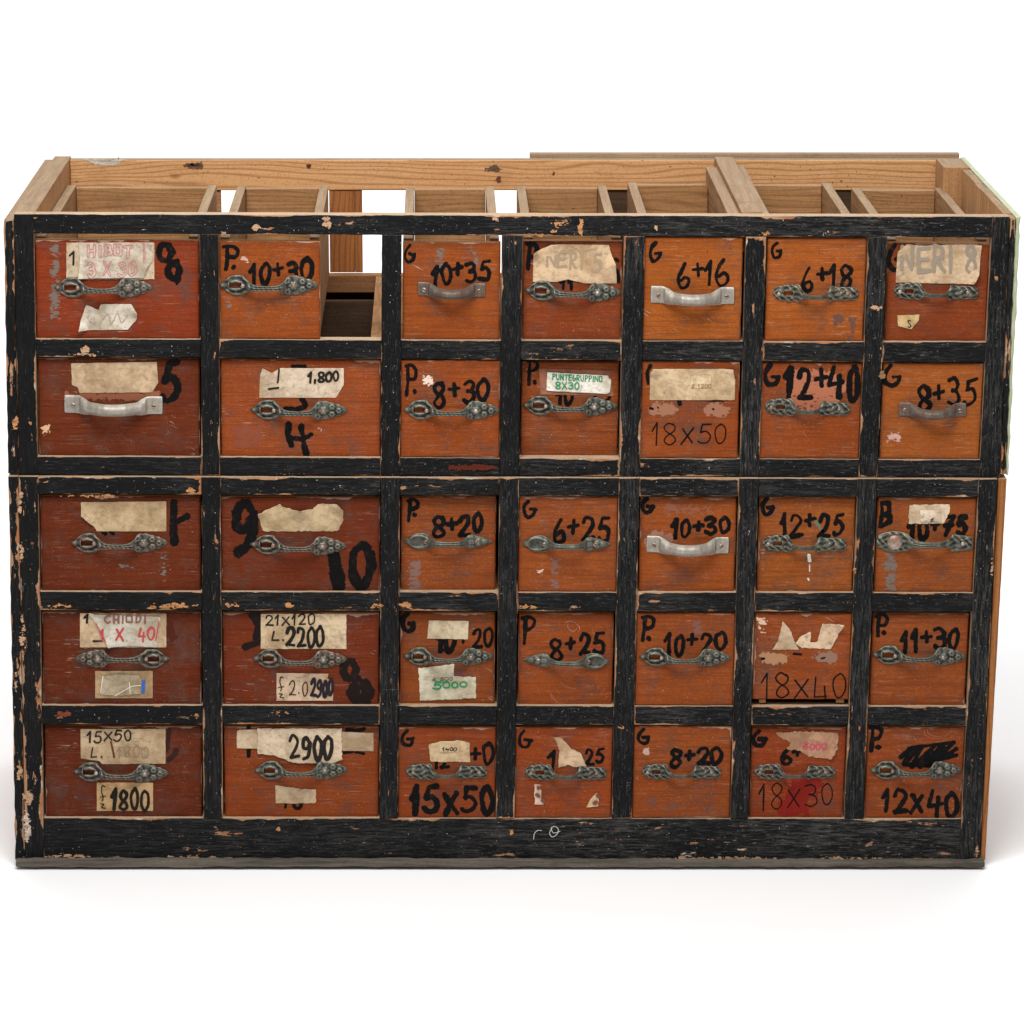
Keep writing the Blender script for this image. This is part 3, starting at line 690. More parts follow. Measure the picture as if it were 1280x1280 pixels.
# posts and back panels (positions measured on the back plane)
YB = YU+DEP-.02
def bx(px): return P(px, 250, YB)[0]-SH*YB
plank('back_post', bx(411.5), bx(443), YB, YB+.016, zw, zb-BR-.0005, (PINE_Z, GREY_X, PINE_Z), upper)
plank('back_post', bx(443.3), bx(452.5), YB, YB+.012, zw, zb-BR-.0005, (PINE_Z, GREY_X, PINE_Z), upper)
plank('back_panel', bx(90), bx(276), YB+.002, YB+.012, zU0, zb-BR-.0005, (BOX_X, GREY_X, BOX_X), upper)
plank('back_panel', bx(760), bx(1185), YB+.002, YB+.012, zU0, zb-BR-.0005, (SHADE_X, GREY_X, BOX_X), upper)
plank('back_panel', bx(276.5), bx(759.5), YB+.002, YB+.012, zU0, zw-.0245, (SHADE_X, SHADE_X, SHADE_X), upper)
plank('back_panel', P(45, 700)[0], P(1225, 700)[0], .46, .472, .02, zU0-.01, (BOX_X, GREY_X, BOX_X), lower)
plank('top_panel', P(45, 700)[0], P(1225, 700)[0],   .03, .458, zU0-.018, zU0-.006, (BOX_X, GREY_X, BOX_X), lower)
# middle cross beam with a lower batten on each side
xm0, xm1 = P(929, 269, YU)[0], P(954, 269, YU)[0]
plank('cross_beam', xm0, xm1, YU+FD+.001, YU+DEP-.0225, zt-.05, zt+.001, (BOX_Y, GREY_Y, BOX_Y), upper)
plank('batten', xm0-.015, xm0-.0005, YU+FD+.001, YU+DEP-.07, zt-.03, zt-.006, (BOX_Y, GREY_Y, BOX_Y), upper)
plank('batten', xm1+.0005, xm1+.011, YU+FD+.001, YU+DEP-.07, zt-.03, zt-.004, (BOX_Y, GREY_Y, BOX_Y), upper)
# flakes of white plaster on the back rail
ck = strokes_mesh('chalk_mark', [(smooth([(667, 1049), (668, 1042), (672, 1038), (677, 1038)]), .45), (smooth([(690, 1035), (687, 1041), (690, 1046), (696, 1043), (698, 1037), (694, 1033), (689, 1035), (692, 1041), (700, 1039)]), .5)], lower, .0006, .0004, (.50, .48, .44))
# ---------------------------------------------------------------- drawers
OR = (.355, .080, .018); OR2 = (.33, .070, .017); RO = (.275, .055, .018); RD = (.165, .030, .011); RD2 = (.145, .025, .009)
BK = (.004, .0035, .0035); TAN = (.47, .32, .185); TAN2 = (.37, .24, .13); PALE = (.54, .42, .29); WHT = (.62, .55, .45)
def drawer(r, c, label, color, q=None, rec=.009, box=True, dx=0.0, rot=0.0):
    Y = (YU if r < 2 else YL)+rec
    if q is None:
        ym = (ROWS[r][0][0]+ROWS[r][1][0])/2
        q = {}
    t = {'l': 1.9, 'r': 1.9, 't': 2.8 if r else 8.0, 'b': 1.1}; t.update(q)
    ya = lambda x: rowy(r, 0, x)+t['t']+rot*(x-colx(c, 0, 400))
    yb = lambda x: rowy(r, 1, x)-t['b']+rot*(x-colx(c, 0, 400))
    pts = []
    for s, yf in ((0, ya), (1, ya), (1, yb), (0, yb)):
        x = colx(c, s, yf(colx(c, s, 500))); x = x+t['l'] if s == 0 else (t['R'] if 'R' in t else x-t['r'])
        pts.append((x, yf(x)))
    Q = pq(pts, Y)
    x0 = (Q[0][0]+Q[3][0])/2; x1 = (Q[1][0]+Q[2][0])/2; z1 = max(Q[0][1], Q[1][1]); z0 = min(Q[2][1], Q[3][1])
    d = empty('drawer', ((x0+x1)/2, Y, z0), label, 'drawer', 'drawers in the two stacked cabinets')
    prism('front_panel', Q, Y, .014, (DPAINT, BOX_X, BOX_Y), d, ch=.0013, color=color, jag=.0002)
    zt_ = min(Q[0][1], Q[1][1])-(-.003 if r == 0 else .0006); zb_ = z0+.004; L = .430; yb_ = Y+L
    sk = lambda y: SH*(y-Y)
    def pl(n, a, b, ya, yb, za, zb__, m): prism(n, rect(a+sk(ya), b+sk(ya), za, zb__), ya, yb-ya, m, d, ch=.0008)
    pl('side_panel', x0+.001, x0+.0125, Y+.0145, yb_, zb_, zt_, (BOX_Y, GREY_Y, BOX_Y))
    pl('side_panel', x1-.0125, x1-.001, Y+.0145, yb_, zb_, zt_, (BOX_Y, GREY_Y, BOX_Y))
    pl('back_panel', x0+.013, x1-.013, yb_-.012, yb_-.0005, zb_, zt_-.002, (BOX_X, GREY_X, BOX_X) if r == 0 else (SHADE_X, SHADE_X, SHADE_X))
    pl('bottom_panel', x0+.013, x1-.013, Y+.0145, yb_-.0125, zb_, zb_+.006, (SHADE_X, SHADE_X, SHADE_X))
    return d, Y
_s = [10]
def clusters(st, gap):
    bb = [[min(p[0] for p in q)-h-gap/2, max(p[0] for p in q)+h+gap/2, min(p[1] for p in q)-h-gap/2, max(p[1] for p in q)+h+gap/2] for q, h in st]
    gid = list(range(len(st)))
    for i in range(len(st)):
        for j in range(i):
            if bb[i][0] < bb[j][1] and bb[j][0] < bb[i][1] and bb[i][2] < bb[j][3] and bb[j][2] < bb[i][3]:
                a, b = gid[i], gid[j]; gid = [b if g == a else g for g in gid]
    return [[st[i] for i in range(len(st)) if gid[i] == g] for g in sorted(set(gid))]
def mark(d, st, color=BK, lift=.00035, dry=.17, rag=.27, name='painted_marking', label=None):
    for cl in clusters(st, 9):
        _s[0] += 1; o = strokes_mesh(name, cl, d[0], d[1], lift, color, rag, dry, _s[0])
        if o and label: o['label'] = label
    return o
def pap(d, poly, color=TAN, txt=None, ink=(.02, .015, .012), curl=(), lift=.0006, rag=.00035, name='paper_label', thick=.00022, tdry=0, label=None, wav=.0006, stamp=False, **kw):
    _s[0] += 1; o = paper(poly, d[0], d[1], color, lift, rag, curl, _s[0], name=name, thick=thick, wav=wav, **kw)
    if label: o['label'] = label
    if txt:
        groups = txt if isinstance(txt[0], tuple) and isinstance(txt[0][1], tuple) and len(txt[0]) == 2 and isinstance(txt[0][0], list) else [(txt, ink)]
        for st, col in [(q, c_) for g, c_ in groups for q in clusters(g, 9)]:
            _s[0] += 1; strokes_mesh('writing', st, o, d[1], lift+wav+.0003, col, .14, tdry, _s[0], ring=stamp)
    return o
def patch(d, poly, color, breakup=.3, lift=.00018, rag=.0045, name='worn_patch', label=None):
    breakup = breakup+.06 if name == 'worn_patch' else breakup
    _s[0] += 1; o = paper(poly, d[0], d[1], color, lift, rag, (), _s[0], name=name, thick=0, breakup=breakup, mat=INK)
    if o and label: o['label'] = label
    return o
def R4(a, b, c, d_): return [(a, b), (c, b), (c, d_), (a, d_)]
GRY = (.16, .12, .10)
COP = (.34, .16, .11)
T = text
# ---- row 1
D = drawer(0, 0, 'dark red top left drawer with pink stamped 3 X 30 label and figure 8', (0.281, 0.043, 0.016), rec=.008)
patch(D, R4(63, 305, 75, 400), GRY, .42)
mark(D, LOOP(207, 316, 8, 10.5, 4.0)+LOOP(218, 338, 7.5, 11, 4.2)+[([(211, 325), (216, 330)], 4), ([(219, 350), (221, 355)], 1.4)], dry=.2)
pap(D, R4(83, 303, 193, 349), PALE, T('1', 87, 96, (313, 329), (313, 329), 1.2))
pap(D, [(98, 303), (192, 303), (191, 325), (184, 334), (180, 347), (98, 348), (100, 325)], WHT, T('HIBOT', 110, 166, (307, 320), (306, 319), 1.9)+T('3 X 30', 109, 170, (328, 345), (328, 344), 1.8)+[([(180, 304), (181, 330)], 1.3)], ink=(.50, .17, .18), lift=.0018, curl=((98, 348, 14, .003), (184, 336, 14, .003)), tdry=.12, stamp=True)
pap(D, [(99, 413), (101, 400), (108, 381), (124, 387), (126, 380), (164, 380), (172, 391), (171, 399), (160, 412)], WHT, [([(112, 402), (119, 405), (118, 396)], .4), (smooth([(125, 404), (135, 392), (139, 405), (147, 391), (152, 403), (160, 393)]), .4)], ink=(.3, .26, .22), curl=((99, 413, 12, .006), (124, 384, 10, .004), (171, 390, 10, .005)))
handle('A', 68, 190, 361, *D, tint=(.3, .25, .2))
D = drawer(0, 1, 'narrow orange drawer in the top row marked P. 10+30 beside an empty gap', OR, {'R': 400, 't': 8.5}, rec=.006)
mark(D, T('P', 278, 299, (305, 335), (305, 335), 2.5)+T('.', 289, 298, (305, 334), (305, 334), 2.6)+T('10+30', 312, 390, (332, 357), (324, 350), 2.4))
patch(D, R4(297, 320, 312, 330), (.5, .3, .24), .55); patch(D, R4(280, 375, 290, 385), (.2, .12, .1), .5)
handle('A', 274, 397, 358, *D)
D = drawer(0, 2, 'orange drawer in the top row marked G 10+35 with a rusty brown bow handle', OR, {'t': 9}, rec=.008)
patch(D, R4(545, 310, 556, 345), GRY, .45); patch(D, R4(590, 313, 598, 340), GRY, .48)
mark(D, T('G', 504, 520, (306, 326), (306, 326), 2.3)+T('10+35', 539, 614, (332, 357), (326, 350), 2.4))
handle('BS', 523, 606, 364, *D)
D = drawer(0, 3, 'orange top row drawer with a large torn brown paper reading NERI 5', RO, {'t': 7}, rec=.012)
mark(D, T('P', 657, 674, (306, 337), (306, 337), 2.6)+T('11', 700, 717, (348, 361), (348, 361), 2.3)+[([(770, 324), (772, 326)], 2), ([(771, 338), (773, 352)], 2.4)])
pap(D, [(667, 316), (689, 305), (761, 306), (765, 320), (770, 330), (771, 354), (730, 354), (710, 349), (695, 352.5), (666, 352.5)], (.60, .42, .26), T('NERI 5', 682, 752, (314, 332), (316, 338), 1.6), ink=(.33, .24, .16), curl=((667, 316, 12, .004), (689, 306, 18, .003), (769, 330, 16, .004)), tdry=.3, lift=.001)
handle('A', 656, 776, 366, *D)
D = drawer(0, 4, 'orange drawer in the top row marked G 6+16 with a silver bow handle', (0.413, 0.107, 0.023), {'t': 1.6, 'l': -.6, 'r': 4}, rec=.004, rot=0.0)
mark(D, T('G', 809, 827, (303, 324), (303, 324), 2.3)+T('6+16', 846, 911, (331, 360), (322, 353), 2.3))
handle('BM', 814, 917, 371, *D)
D = drawer(0, 5, 'orange drawer in the top row marked G 6+18 with a dark hammered handle', (0.413, 0.103, 0.023), {'t': 1.6}, rec=.005)
mark(D, T('G', 964, 979, (304, 323), (304, 323), 2.1)+T('6+18', 1001, 1066, (335, 365), (331, 357), 2.3))
patch(D, R4(1042, 392, 1056, 408), (.12, .06, .05), .45); patch(D, R4(1060, 398, 1070, 425), (.12, .06, .05), .5)
handle('C', 967, 1072, 368, *D, tint=(.4, .33, .2))
D = drawer(0, 6, 'reddish drawer at top right corner with a torn paper reading NERI 8', RO, {'t': 7.5}, rec=.010)
mark(D, T('G', 1110, 1131, (305, 336), (305, 336), 3.0))
pap(D, [(1119.5, 353), (1120.5, 335), (1121.5, 314), (1134, 305), (1150, 307), (1190, 306), (1227, 306), (1224, 342.5), (1217, 355)], (.62, .45, .29), T('NERI 8', 1125, 1222, (307, 336), (307, 342), 2.0), ink=(.27, .22, .17), curl=((1121, 314, 14, .004), (1222, 350, 16, .005), (1227, 306, 12, .003)), tdry=.3, lift=.001)
pap(D, [(1121.5, 394), (1149, 393), (1149, 400), (1139, 411.5), (1122.5, 407.5)], (.66, .48, .24), T('S', 1134, 1139, (400, 409), (400, 409), .6))
handle('C', 1118, 1222, 366, *D)
# ---- row 2
D = drawer(1, 0, 'dark red drawer with a silver bow handle under a blank brown label, marked 5', RD, {'l': 3, 't': 2})
mark(D, T('5', 202, 226, (450, 498), (450, 498), 4.6), dry=.04)
patch(D, R4(82, 490, 201, 500), (.26, .09, .05), .3, label='unpainted scrape')
pap(D, [(89, 454), (196, 452), (198, 478), (190, 490.5), (99.5, 491), (97.5, 484), (90, 481)], (.56, .40, .25))
patch(D, R4(52, 532, 62, 543), (.62, .38, .22), .3)
handle('BL', 81, 203, 508, *D)
D = drawer(1, 1, 'wide orange drawer marked 4 with a clipped paper label reading 1,800', (0.343, 0.073, 0.023), {'t': 2, 'r': .8})
mark(D, [([(366, 458), (381, 458)], 2.6), (smooth([(378, 498), (381, 507), (370, 512), (357, 511)]), 3.4), ([(361, 531), (360, 543), (364, 556)], 3.6), ([(364, 547), (378, 549), (389, 543)], 3.4), ([(377, 532), (379, 550), (383, 569)], 3.3)], dry=.12)
pap(D, [(324, 497), (325, 469), (328, 460), (340, 466), (350.6, 460), (429.7, 460), (429.7, 481), (420, 497)], (.62, .49, .36), T('!', 345, 352, (463, 478), (463, 478), 1.3)+[([(336, 486), (348, 484.5)], 1.3)]+T('1,800', 385, 424, (466, 479), (464, 475), 1.5))
patch(D, R4(290, 530, 330, 560), (.22, .06, .03), .45); patch(D, R4(395, 533, 405, 542), (.5, .3, .24), .5)
handle('A', 313, 434, 514, *D)
D = drawer(1, 2, 'orange drawer in the second row marked P. 8+30', OR2, {'l': .5, 'r': .8, 't': 2}, rec=.003)
mark(D, T('P', 504, 521, (457, 494), (457, 494), 2.5)+T('.', 515, 524, (457, 491), (457, 491), 2.8)+T('8+30', 541, 611, (480, 511), (477, 500), 2.4))
patch(D, R4(530, 470, 541, 481), (.7, .55, .45), .4)
handle('A', 504, 624, 514, *D)
D = drawer(1, 3, 'recessed orange drawer with a small white label reading PUNTEGRUPPINO 8X30 in green', (0.312, 0.073, 0.023), {'l': 1.5, 'r': 3}, rec=.020)
mark(D, T('P', 656, 673, (452, 482), (452, 482), 2.5)+T('.', 664, 673, (452, 479), (452, 479), 2.5)+T('10', 696, 717, (486, 506), (486, 506), 2.4)+T('25', 737, 762, (484, 502), (484, 502), 2.2))
pap(D, [(674, 460), (762, 463), (767, 495), (675, 493)], (.33, .13, .075), name='label_residue', lift=.0004, wav=0)
pap(D, [(684, 465), (760, 469), (761, 473), (764, 474), (762.5, 490), (759, 492), (683, 488)], (.80, .76, .66), T('PUNTEGRUPPINO', 690, 753, (467, 474), (470, 477), .62, jit=.02)+T('8X30', 694, 724, (477, 485.5), (478, 486), .75, jit=.02), ink=(.02, .24, .10), lift=.0018)
handle('A', 653, 772, 509, *D)
D = drawer(1, 4, 'handleless orange drawer marked 18x50 in thin pen below a blank label', OR2, {'l': 0, 'r': 3.5, 't': 1.5}, rec=.003)
mark(D, T('(', 808, 815, (457, 478), (457, 478), 2.0)+[([(849, 500), (850, 505)], 3), ([(885, 501), (905, 501)], 1.3)])
pap(D, [(813, 466), (816, 461), (916, 461), (919, 476), (918.5, 500), (812, 500)], (.60, .44, .27), curl=((917, 463, 12, .004),))
pap(D, R4(863, 468, 889, 485), (.68, .52, .33), T('£ 1200', 864, 889, (480, 484.5), (480, 484.5), .5, jit=.01), ink=(.3, .2, .08), lift=.0016, wav=0, name='price_sticker')
for a in ([(809, 512), (816, 503), (840, 503), (848, 512), (838, 521), (815, 519)], [(877, 511), (886, 503), (903, 503), (912, 512), (905, 520), (884, 519)]):
    patch(D, a, (.30, .135, .08), .35, name='handle_scar')
mark(D, [([(813, 510), (816, 511)], 1.4), ([(822, 509), (823, 510)], .9), ([(891, 511), (892, 511.5)], 1.2)], name='screw_hole', lift=.0005, dry=0)
mark(D, T('18x50', 814, 908, (528, 556), (530, 553), .95, jit=.02), dry=0, rag=.1, name='pen_writing')
D = drawer(1, 5, 'orange drawer marked G 12+40 in heavy black over a pink scraped patch', OR2, {'l': -.5, 'r': 1}, rec=.004)
patch(D, [(983, 465), (1000, 460), (1040, 463), (1061, 480), (1050, 500), (1030, 512), (1000, 512), (985, 500)], (.37, .13, .07), .36)
mark(D, T('G', 954, 975, (455, 480), (455, 480), 3.0)+T('12+40', 981, 1074, (458, 493), (460, 502), 3.6), dry=.12)
handle('C', 957, 1062, 511, *D)
D = drawer(1, 6, 'orange drawer in the second row marked G 8+35 with a rusty bow handle', (0.406, 0.107, 0.027), {'t': 2}, rec=.005)
mark(D, T('G', 1104, 1125, (457, 481), (457, 481), 2.7)+T('8+35', 1146, 1221, (483, 514), (471, 502), 2.5))
patch(D, R4(1108, 540, 1125, 553), (.5, .3, .24), .5)
handle('BS', 1124, 1207, 514, *D)
# ---- row 3
D = drawer(2, 0, 'dark red drawer with a brown label above its handle and a black cross stroke', RD, {'l': 2.5})
mark(D, [([(217, 628), (217, 652), (218, 679)], 4.4), ([(219, 653), (234, 645)], 4.0)], dry=.06)
mark(D, [([(129, 665), (132, 667)], 2.2), ([(138, 664), (142, 667)], 2)])
patch(D, R4(199, 690, 210, 727), GRY, .55); patch(D, R4(148, 704, 170, 711), GRY, .5)
pap(D, [(101, 627.5), (208, 626.5), (208, 664), (121, 664), (117, 657), (101.5, 645)], (.50, .36, .21), curl=((106, 655, 16, .004),))
handle('A', 88, 210, 680, *D, tint=COP)
D = drawer(2, 1, 'wide dark red drawer with large black figures 9 and 10', (0.180, 0.032, 0.012), {'l': 1, 'r': 1})
mark(D, T('9', 292, 322, (630, 690), (630, 690), 6.6, jit=0)+[([(414, 690), (420, 712), (424, 735)], 8.2)]+T('0', 440, 464, (681, 733), (681, 733), 6.2, jit=0), dry=.03)
pap(D, [(323, 641), (350, 630), (353.5, 634), (375, 637), (391, 636), (397, 630), (421, 629), (429, 637), (429, 650.5), (422, 664), (328, 664)], (.50, .37, .22), curl=((325, 640, 16, .006), (375, 636, 18, .006), (425, 632, 16, .006)), rag=.0012)
handle('A', 312, 433, 683, *D, tint=COP)
D = drawer(2, 2, 'recessed orange drawer marked P. 8+20 with a smooth leaf handle', (0.312, 0.073, 0.022), {'l': 2, 'r': 4, 't': 2, 'b': 1.5}, rec=.014)
patch(D, R4(510, 700, 525, 738), (.2, .11, .09), .42)
mark(D, T('P', 506, 524, (622, 650), (622, 650), 2.5)+T('.', 514, 523, (622, 647), (622, 647), 2.3)+T('8+20', 541, 604, (647, 673), (643, 666), 2.4))
handle('D', 504, 616, 678, *D)
D = drawer(2, 3, 'orange drawer in the third row marked G 6+25 with a smooth leaf handle', (0.335, 0.079, 0.022), {'l': .5, 'r': .8, 't': 1.5}, rec=.005)
patch(D, R4(688, 695, 700, 735), (.2, .1, .08), .5); patch(D, R4(670, 711, 680, 717), (.6, .4, .28), .4)
mark(D, T('G', 654, 670, (627, 647), (627, 647), 2.4)+T('6+25', 690, 763, (649, 676), (644, 674), 2.6))
handle('D', 652, 764, 681, *D)
D = drawer(2, 4, 'orange drawer in the third row marked G 10+30 with a silver bow handle', (0.374, 0.086, 0.020), {'r': 3, 't': 2}, rec=.010)
patch(D, R4(830, 630, 890, 645), (.25, .09, .05), .5)
patch(D, [(803, 672), (815, 664), (838, 666), (845, 676), (835, 690), (808, 690)], (.3, .14, .09), .3, name='handle_scar')
mark(D, T('G', 802, 818, (624, 641), (624, 641), 2.5)+T('10+30', 839, 912, (652, 674), (647, 665), 2.5))
handle('BM', 808, 911, 683, *D)
D = drawer(2, 5, 'orange drawer marked G 12+25 with a green smear and a white drip', (0.367, 0.095, 0.022), {'r': 2.5, 't': 1.5}, rec=.009)
mark(D, T('G', 951, 967, (624, 644), (624, 644), 2.5)+T('12+25', 975, 1056, (643, 670), (643, 669), 2.6))
mark(D, [([(1020, 652), (1028, 664)], 2)], (.13, .14, .09), dry=.25, name='paint_smear', label='green smear')
mark(D, [([(1011, 694), (1012, 701)], 2.2), ([(1012, 706), (1012, 714)], .8), ([(1010, 723), (1011, 725)], 1)], (.6, .58, .5), name='paint_drip', label='white paint drip')
handle('C', 953, 1058, 681, *D, tint=(.3, .36, .25))
D = drawer(2, 6, 'orange drawer marked B with a handle that carries a round copper disc', (0.351, 0.086, 0.023), {'t': 1.5}, rec=.006)
patch(D, R4(1106, 690, 1120, 738), GRY, .38)
mark(D, T('B', 1098, 1115, (627, 657), (627, 657), 2.7)+T('10+75', 1136, 1209, (650, 676), (644, 665), 3.2), dry=.1)
pap(D, [(1136.5, 631), (1187, 630), (1187, 640), (1180, 654.5), (1135.6, 654.5)], (.66, .51, .36), rag=.001)
pap(D, R4(1150, 637, 1176, 652), (.74, .60, .46), T('£', 1162, 1168, (647, 651), (647, 651), .4), lift=.0017, wav=0, name='price_sticker')
handle('E', 1095, 1216, 679, *D, tint=(.34, .36, .24))
# ---- row 4
D = drawer(3, 0, 'dark red drawer with torn red stamped X 40 label and a blue fleck', RD2, {'l': 3, 't': 3})
patch(D, [(208, 772), (215, 778), (222, 798), (215, 804), (209, 800)], (.07, .015, .008), .1, name='painted_marking')
pap(D, R4(100, 766.5, 208, 809), (.60, .44, .28), T('1', 105, 112, (768, 778), (768, 778), 1.3)+[([(117, 801), (128, 801)], 1.2)])
pap(D, [(111, 764), (120, 768), (160, 769), (200, 770.5), (201, 775.5), (198, 792), (196, 809), (165, 807), (136, 809), (125, 790)], (.60, .55, .46), [(T('CHIODI', 130, 184, (769, 778), (769, 778), 1.2), (.22, .10, .08)), (T('1', 125, 131, (785, 799), (785, 799), 1.2)+T('X', 145, 156, (785, 799), (785, 799), 1.2)+T('40', 172, 194, (784, 801), (784, 799), 1.2)+[([(120, 778), (134, 805)], .7), ([(199, 776), (195, 800)], .7)], (.45, .06, .06))], lift=.0018, curl=((111, 764, 14, .004), (134, 808, 10, .003)), tdry=.15)
o = pap(D, R4(119, 838.5, 191, 872.6), (.46, .31, .17))
pap(D, [(127, 845), (145, 842), (174, 843), (177, 850), (176, 867), (148, 869), (126, 868)], (.42, .34, .23), [([(144, 869), (165, 857), (176, 856)], .5), ([(162, 852), (163, 866)], .5), ([(129, 845), (126, 865)], .5)], ink=(.72, .66, .55), lift=.0018, rag=.001)
mark((D[0], D[1]), [([(180, 852), (179, 864)], 2.6)], (.03, .12, .42), lift=.0021, dry=0, name='blue_fleck')
handle('A', 213, 93, 824, *D, tint=COP)
D = drawer(3, 1, 'wide dark red drawer with labels 21x120 L. 2200 above and 2900 below', (0.191, 0.032, 0.011), {'l': 2, 'r': 1.5, 't': 3})
mark(D, [(smooth([(320, 770), (324, 785), (323, 798)]), 7.4), ([(322, 803), (307, 809)], 5)]+LOOP(438, 837, 8, 11, 5.2)+LOOP(452, 865, 10, 11, 7.2)+[([(444, 848), (449, 854)], 8)], (.012, .007, .006), dry=.04)
pap(D, R4(326, 767, 433, 811), (.62, .47, .30), [(T('21x120', 331, 394, (769, 782), (768, 781), 1.1)+T('L.', 339, 356, (789, 800.5), (789, 800), 1.1), (.02, .015, .012)), (T('2200', 357, 405, (785, 808), (784, 808), 2.0), (.015, .012, .01))])
pap(D, [(345.7, 841), (411, 842), (409, 848), (416.4, 852), (416.4, 875.7), (345.7, 875.7)], (.60, .44, .30), [(PND(349, 846, 26)+T('2.0', 361, 385, (851, 869), (851, 868), .8), (.05, .015, .01)), (T('2900', 388, 416, (850, 872), (850, 868), 1.9), (.02, .015, .02))])
handle('A', 315, 434, 825, *D, tint=COP)
D = drawer(3, 2, 'orange drawer marked G with a pale lower label bearing green figures 5000', (0.296, 0.069, 0.020), {'l': 1.5, 'r': 3.5}, rec=.013)
mark(D, T('G', 501, 519, (768, 791), (768, 791), 2.6)+T('10', 545, 569, (790, 815), (790, 815), 2.6)+T('20', 589, 616, (787, 809), (785, 806), 2.5)+[([(579, 797), (579, 803)], 1.8)])
pap(D, [(536, 775), (586, 776), (585, 799), (534, 798)], (.60, .49, .33))
pap(D, [(523, 835), (567.5, 830), (567.5, 845), (595, 846), (595, 872.5), (525, 876)], (.60, .55, .41), [(T('5000', 541, 584, (852, 861), (852, 858), 1.0), (.01, .22, .08)), (T('£ 500', 540, 566, (847, 851), (846, 850), .45), (.15, .1, .08))], rag=.001)
mark(D, [([(567, 846), (573, 840)], .7), ([(574, 846), (580, 839)], .7), ([(581, 846), (587, 841)], .7)], (.12, .06, .12), name='pen_writing')
handle('A', 503, 617, 822, *D)
D = drawer(3, 3, 'orange fourth row drawer marked P 8+25, its leaf handle fitted the other way round', (0.335, 0.073, 0.020), {'r': 3, 't': 3}, rec=.010)
mark(D, T('P', 651, 671, (769, 803), (769, 803), 2.6)+T('8+25', 687, 758, (799, 825), (790, 815), 2.4))
handle('D', 764, 653, 827, *D)
D = drawer(3, 4, 'orange drawer in the fourth row marked P. 10+20', (0.343, 0.077, 0.020), {'l': .5, 'r': .8, 't': 3}, rec=.004)
patch(D, R4(866, 775, 878, 792), (.18, .08, .06), .4)
mark(D, T('P', 799, 818, (772, 802), (772, 802), 2.8)+T('.', 806, 815, (772, 800), (772, 800), 2.4)+T('10+20', 830, 907, (794, 820), (790, 809), 2.7))
handle('A', 798, 914, 823, *D)
D = drawer(3, 5, 'handleless orange drawer marked 18x40 in thin pen, raised above its rail', (0.335, 0.073, 0.021), {'l': .8, 'r': 1, 't': 2.5, 'b': 9}, rec=.005)
for a in ([(949, 822), (955, 816), (975, 815), (985, 820), (984, 828), (970, 831), (952, 828)], [(1016, 822), (1025, 815), (1040, 814), (1049, 820), (1043, 829), (1022, 829)]):
    patch(D, a, (.36, .19, .10) if a[0][0] < 1000 else (.25, .14, .10), .12, name='handle_scar')
mark(D, [([(952, 823), (955, 823)], 1.4), ([(1027, 823), (1031, 822)], 1.3)], name='screw_hole', lift=.0005, dry=0)
patch(D, R4(947, 772, 958, 790), (.62, .42, .30), .45)
pap(D, [(965, 812), (972.5, 802), (978.6, 776), (987, 786), (993, 800.5), (999, 812)], (.58, .43, .29), rag=.001)
pap(D, [(994, 803), (999, 797), (1013.7, 788), (1012.5, 803), (1022, 802), (1028, 780), (1055, 779), (1039, 811), (1003, 810)], (.66, .48, .32), rag=.001, curl=((1052, 781, 14, .006), (996, 803, 10, .003)))
mark(D, T('18xk0', 951, 1058, (842, 873), (842, 871), .95, jit=.02), dry=0, rag=.1, name='pen_writing')
mark(D, [([(992, 817), (1001, 818)], 1.6)], dry=.2)
zz0 = P(1000, 881.6)[1]; zz1 = P(1000, 874.6, .006)[1]
for a, b in ((949.5, 958), (1046, 1056)):
    prism('runner_strip', rect(P(a, 878)[0], P(b, 878)[0], zz0, zz1), D[1]+.004, .38, (BOX_X, BOX_X, BOX_Y), D[0], shear=True)
D = drawer(3, 6, 'orange drawer at the right end of the fourth row marked P. 11+30', (0.312, 0.073, 0.022), {'r': 4, 't': 2.5}, rec=.008)
mark(D, T('P', 1093, 1110, (770, 797), (770, 797), 2.7)+T('.', 1101, 1110, (770, 795), (770, 795), 2.6)+T('11+30', 1126, 1198, (790, 817), (785, 808), 2.7))
handle('A', 1089, 1208, 821, *D)
# ---- row 5
D = drawer(4, 0, 'dark red drawer at bottom left with labels 15x50 and 1800', RD2, {'l': 3.5, 't': 3})
mark(D, [([(212, 912), (209, 930), (208, 938)], 3), (smooth([(211, 950), (217, 944), (220, 938)]), 3.4)], (.035, .012, .008))
pap(D, [(100.5, 911), (207, 911), (207, 954.6), (128, 955), (124, 951), (101, 948)], (.50, .36, .22), [(T('15x50', 109, 164, (913, 926.6), (913, 926), 1.1)+T('L.', 112, 130, (933, 946), (933, 946), 1.0), (.02, .015, .012)), (T('1800', 146, 186, (933, 946), (933, 946), .6), (.28, .18, .1)), ([([(139, 927), (143, 946)], 1.2)], (.12, .04, .02))])
pap(D, R4(121, 978, 191.5, 1013.5), (.46, .29, .14), [(PND(126, 982, 28), (.04, .02, .01)), (T('1800', 139, 186, (988, 1012), (987, 1011), 2.1), (.015, .012, .01))])
handle('A', 90, 212, 967, *D, tint=(.26, .2, .16))
D = drawer(4, 1, 'wide orange brown drawer with a long taped label reading 2900 and a small torn label', (0.296, 0.060, 0.016), {'l': 2.5, 'r': 1.2, 't': 3})
mark(D, [([(311, 909), (311, 945)], 2.8), ([(323, 941), (332, 941)], 2.2), ([(434, 912), (445, 914), (455, 911)], 2.8), ([(430, 941), (442, 939), (455, 942)], 2)]+T('16', 352, 379, (988, 1010), (988, 1010), 2.5))
pap(D, [(296, 914), (299, 912), (330, 911), (467, 916), (467, 939), (420, 938), (296, 935)], (.56, .42, .28))
pap(D, [(322, 910), (427, 910), (428, 948.6), (416, 953.5), (367, 953.5), (344, 944), (322, 942)], (.64, .50, .35), T('2900', 361, 416, (919, 948), (921, 948), 2.1), lift=.0017, rag=.001)
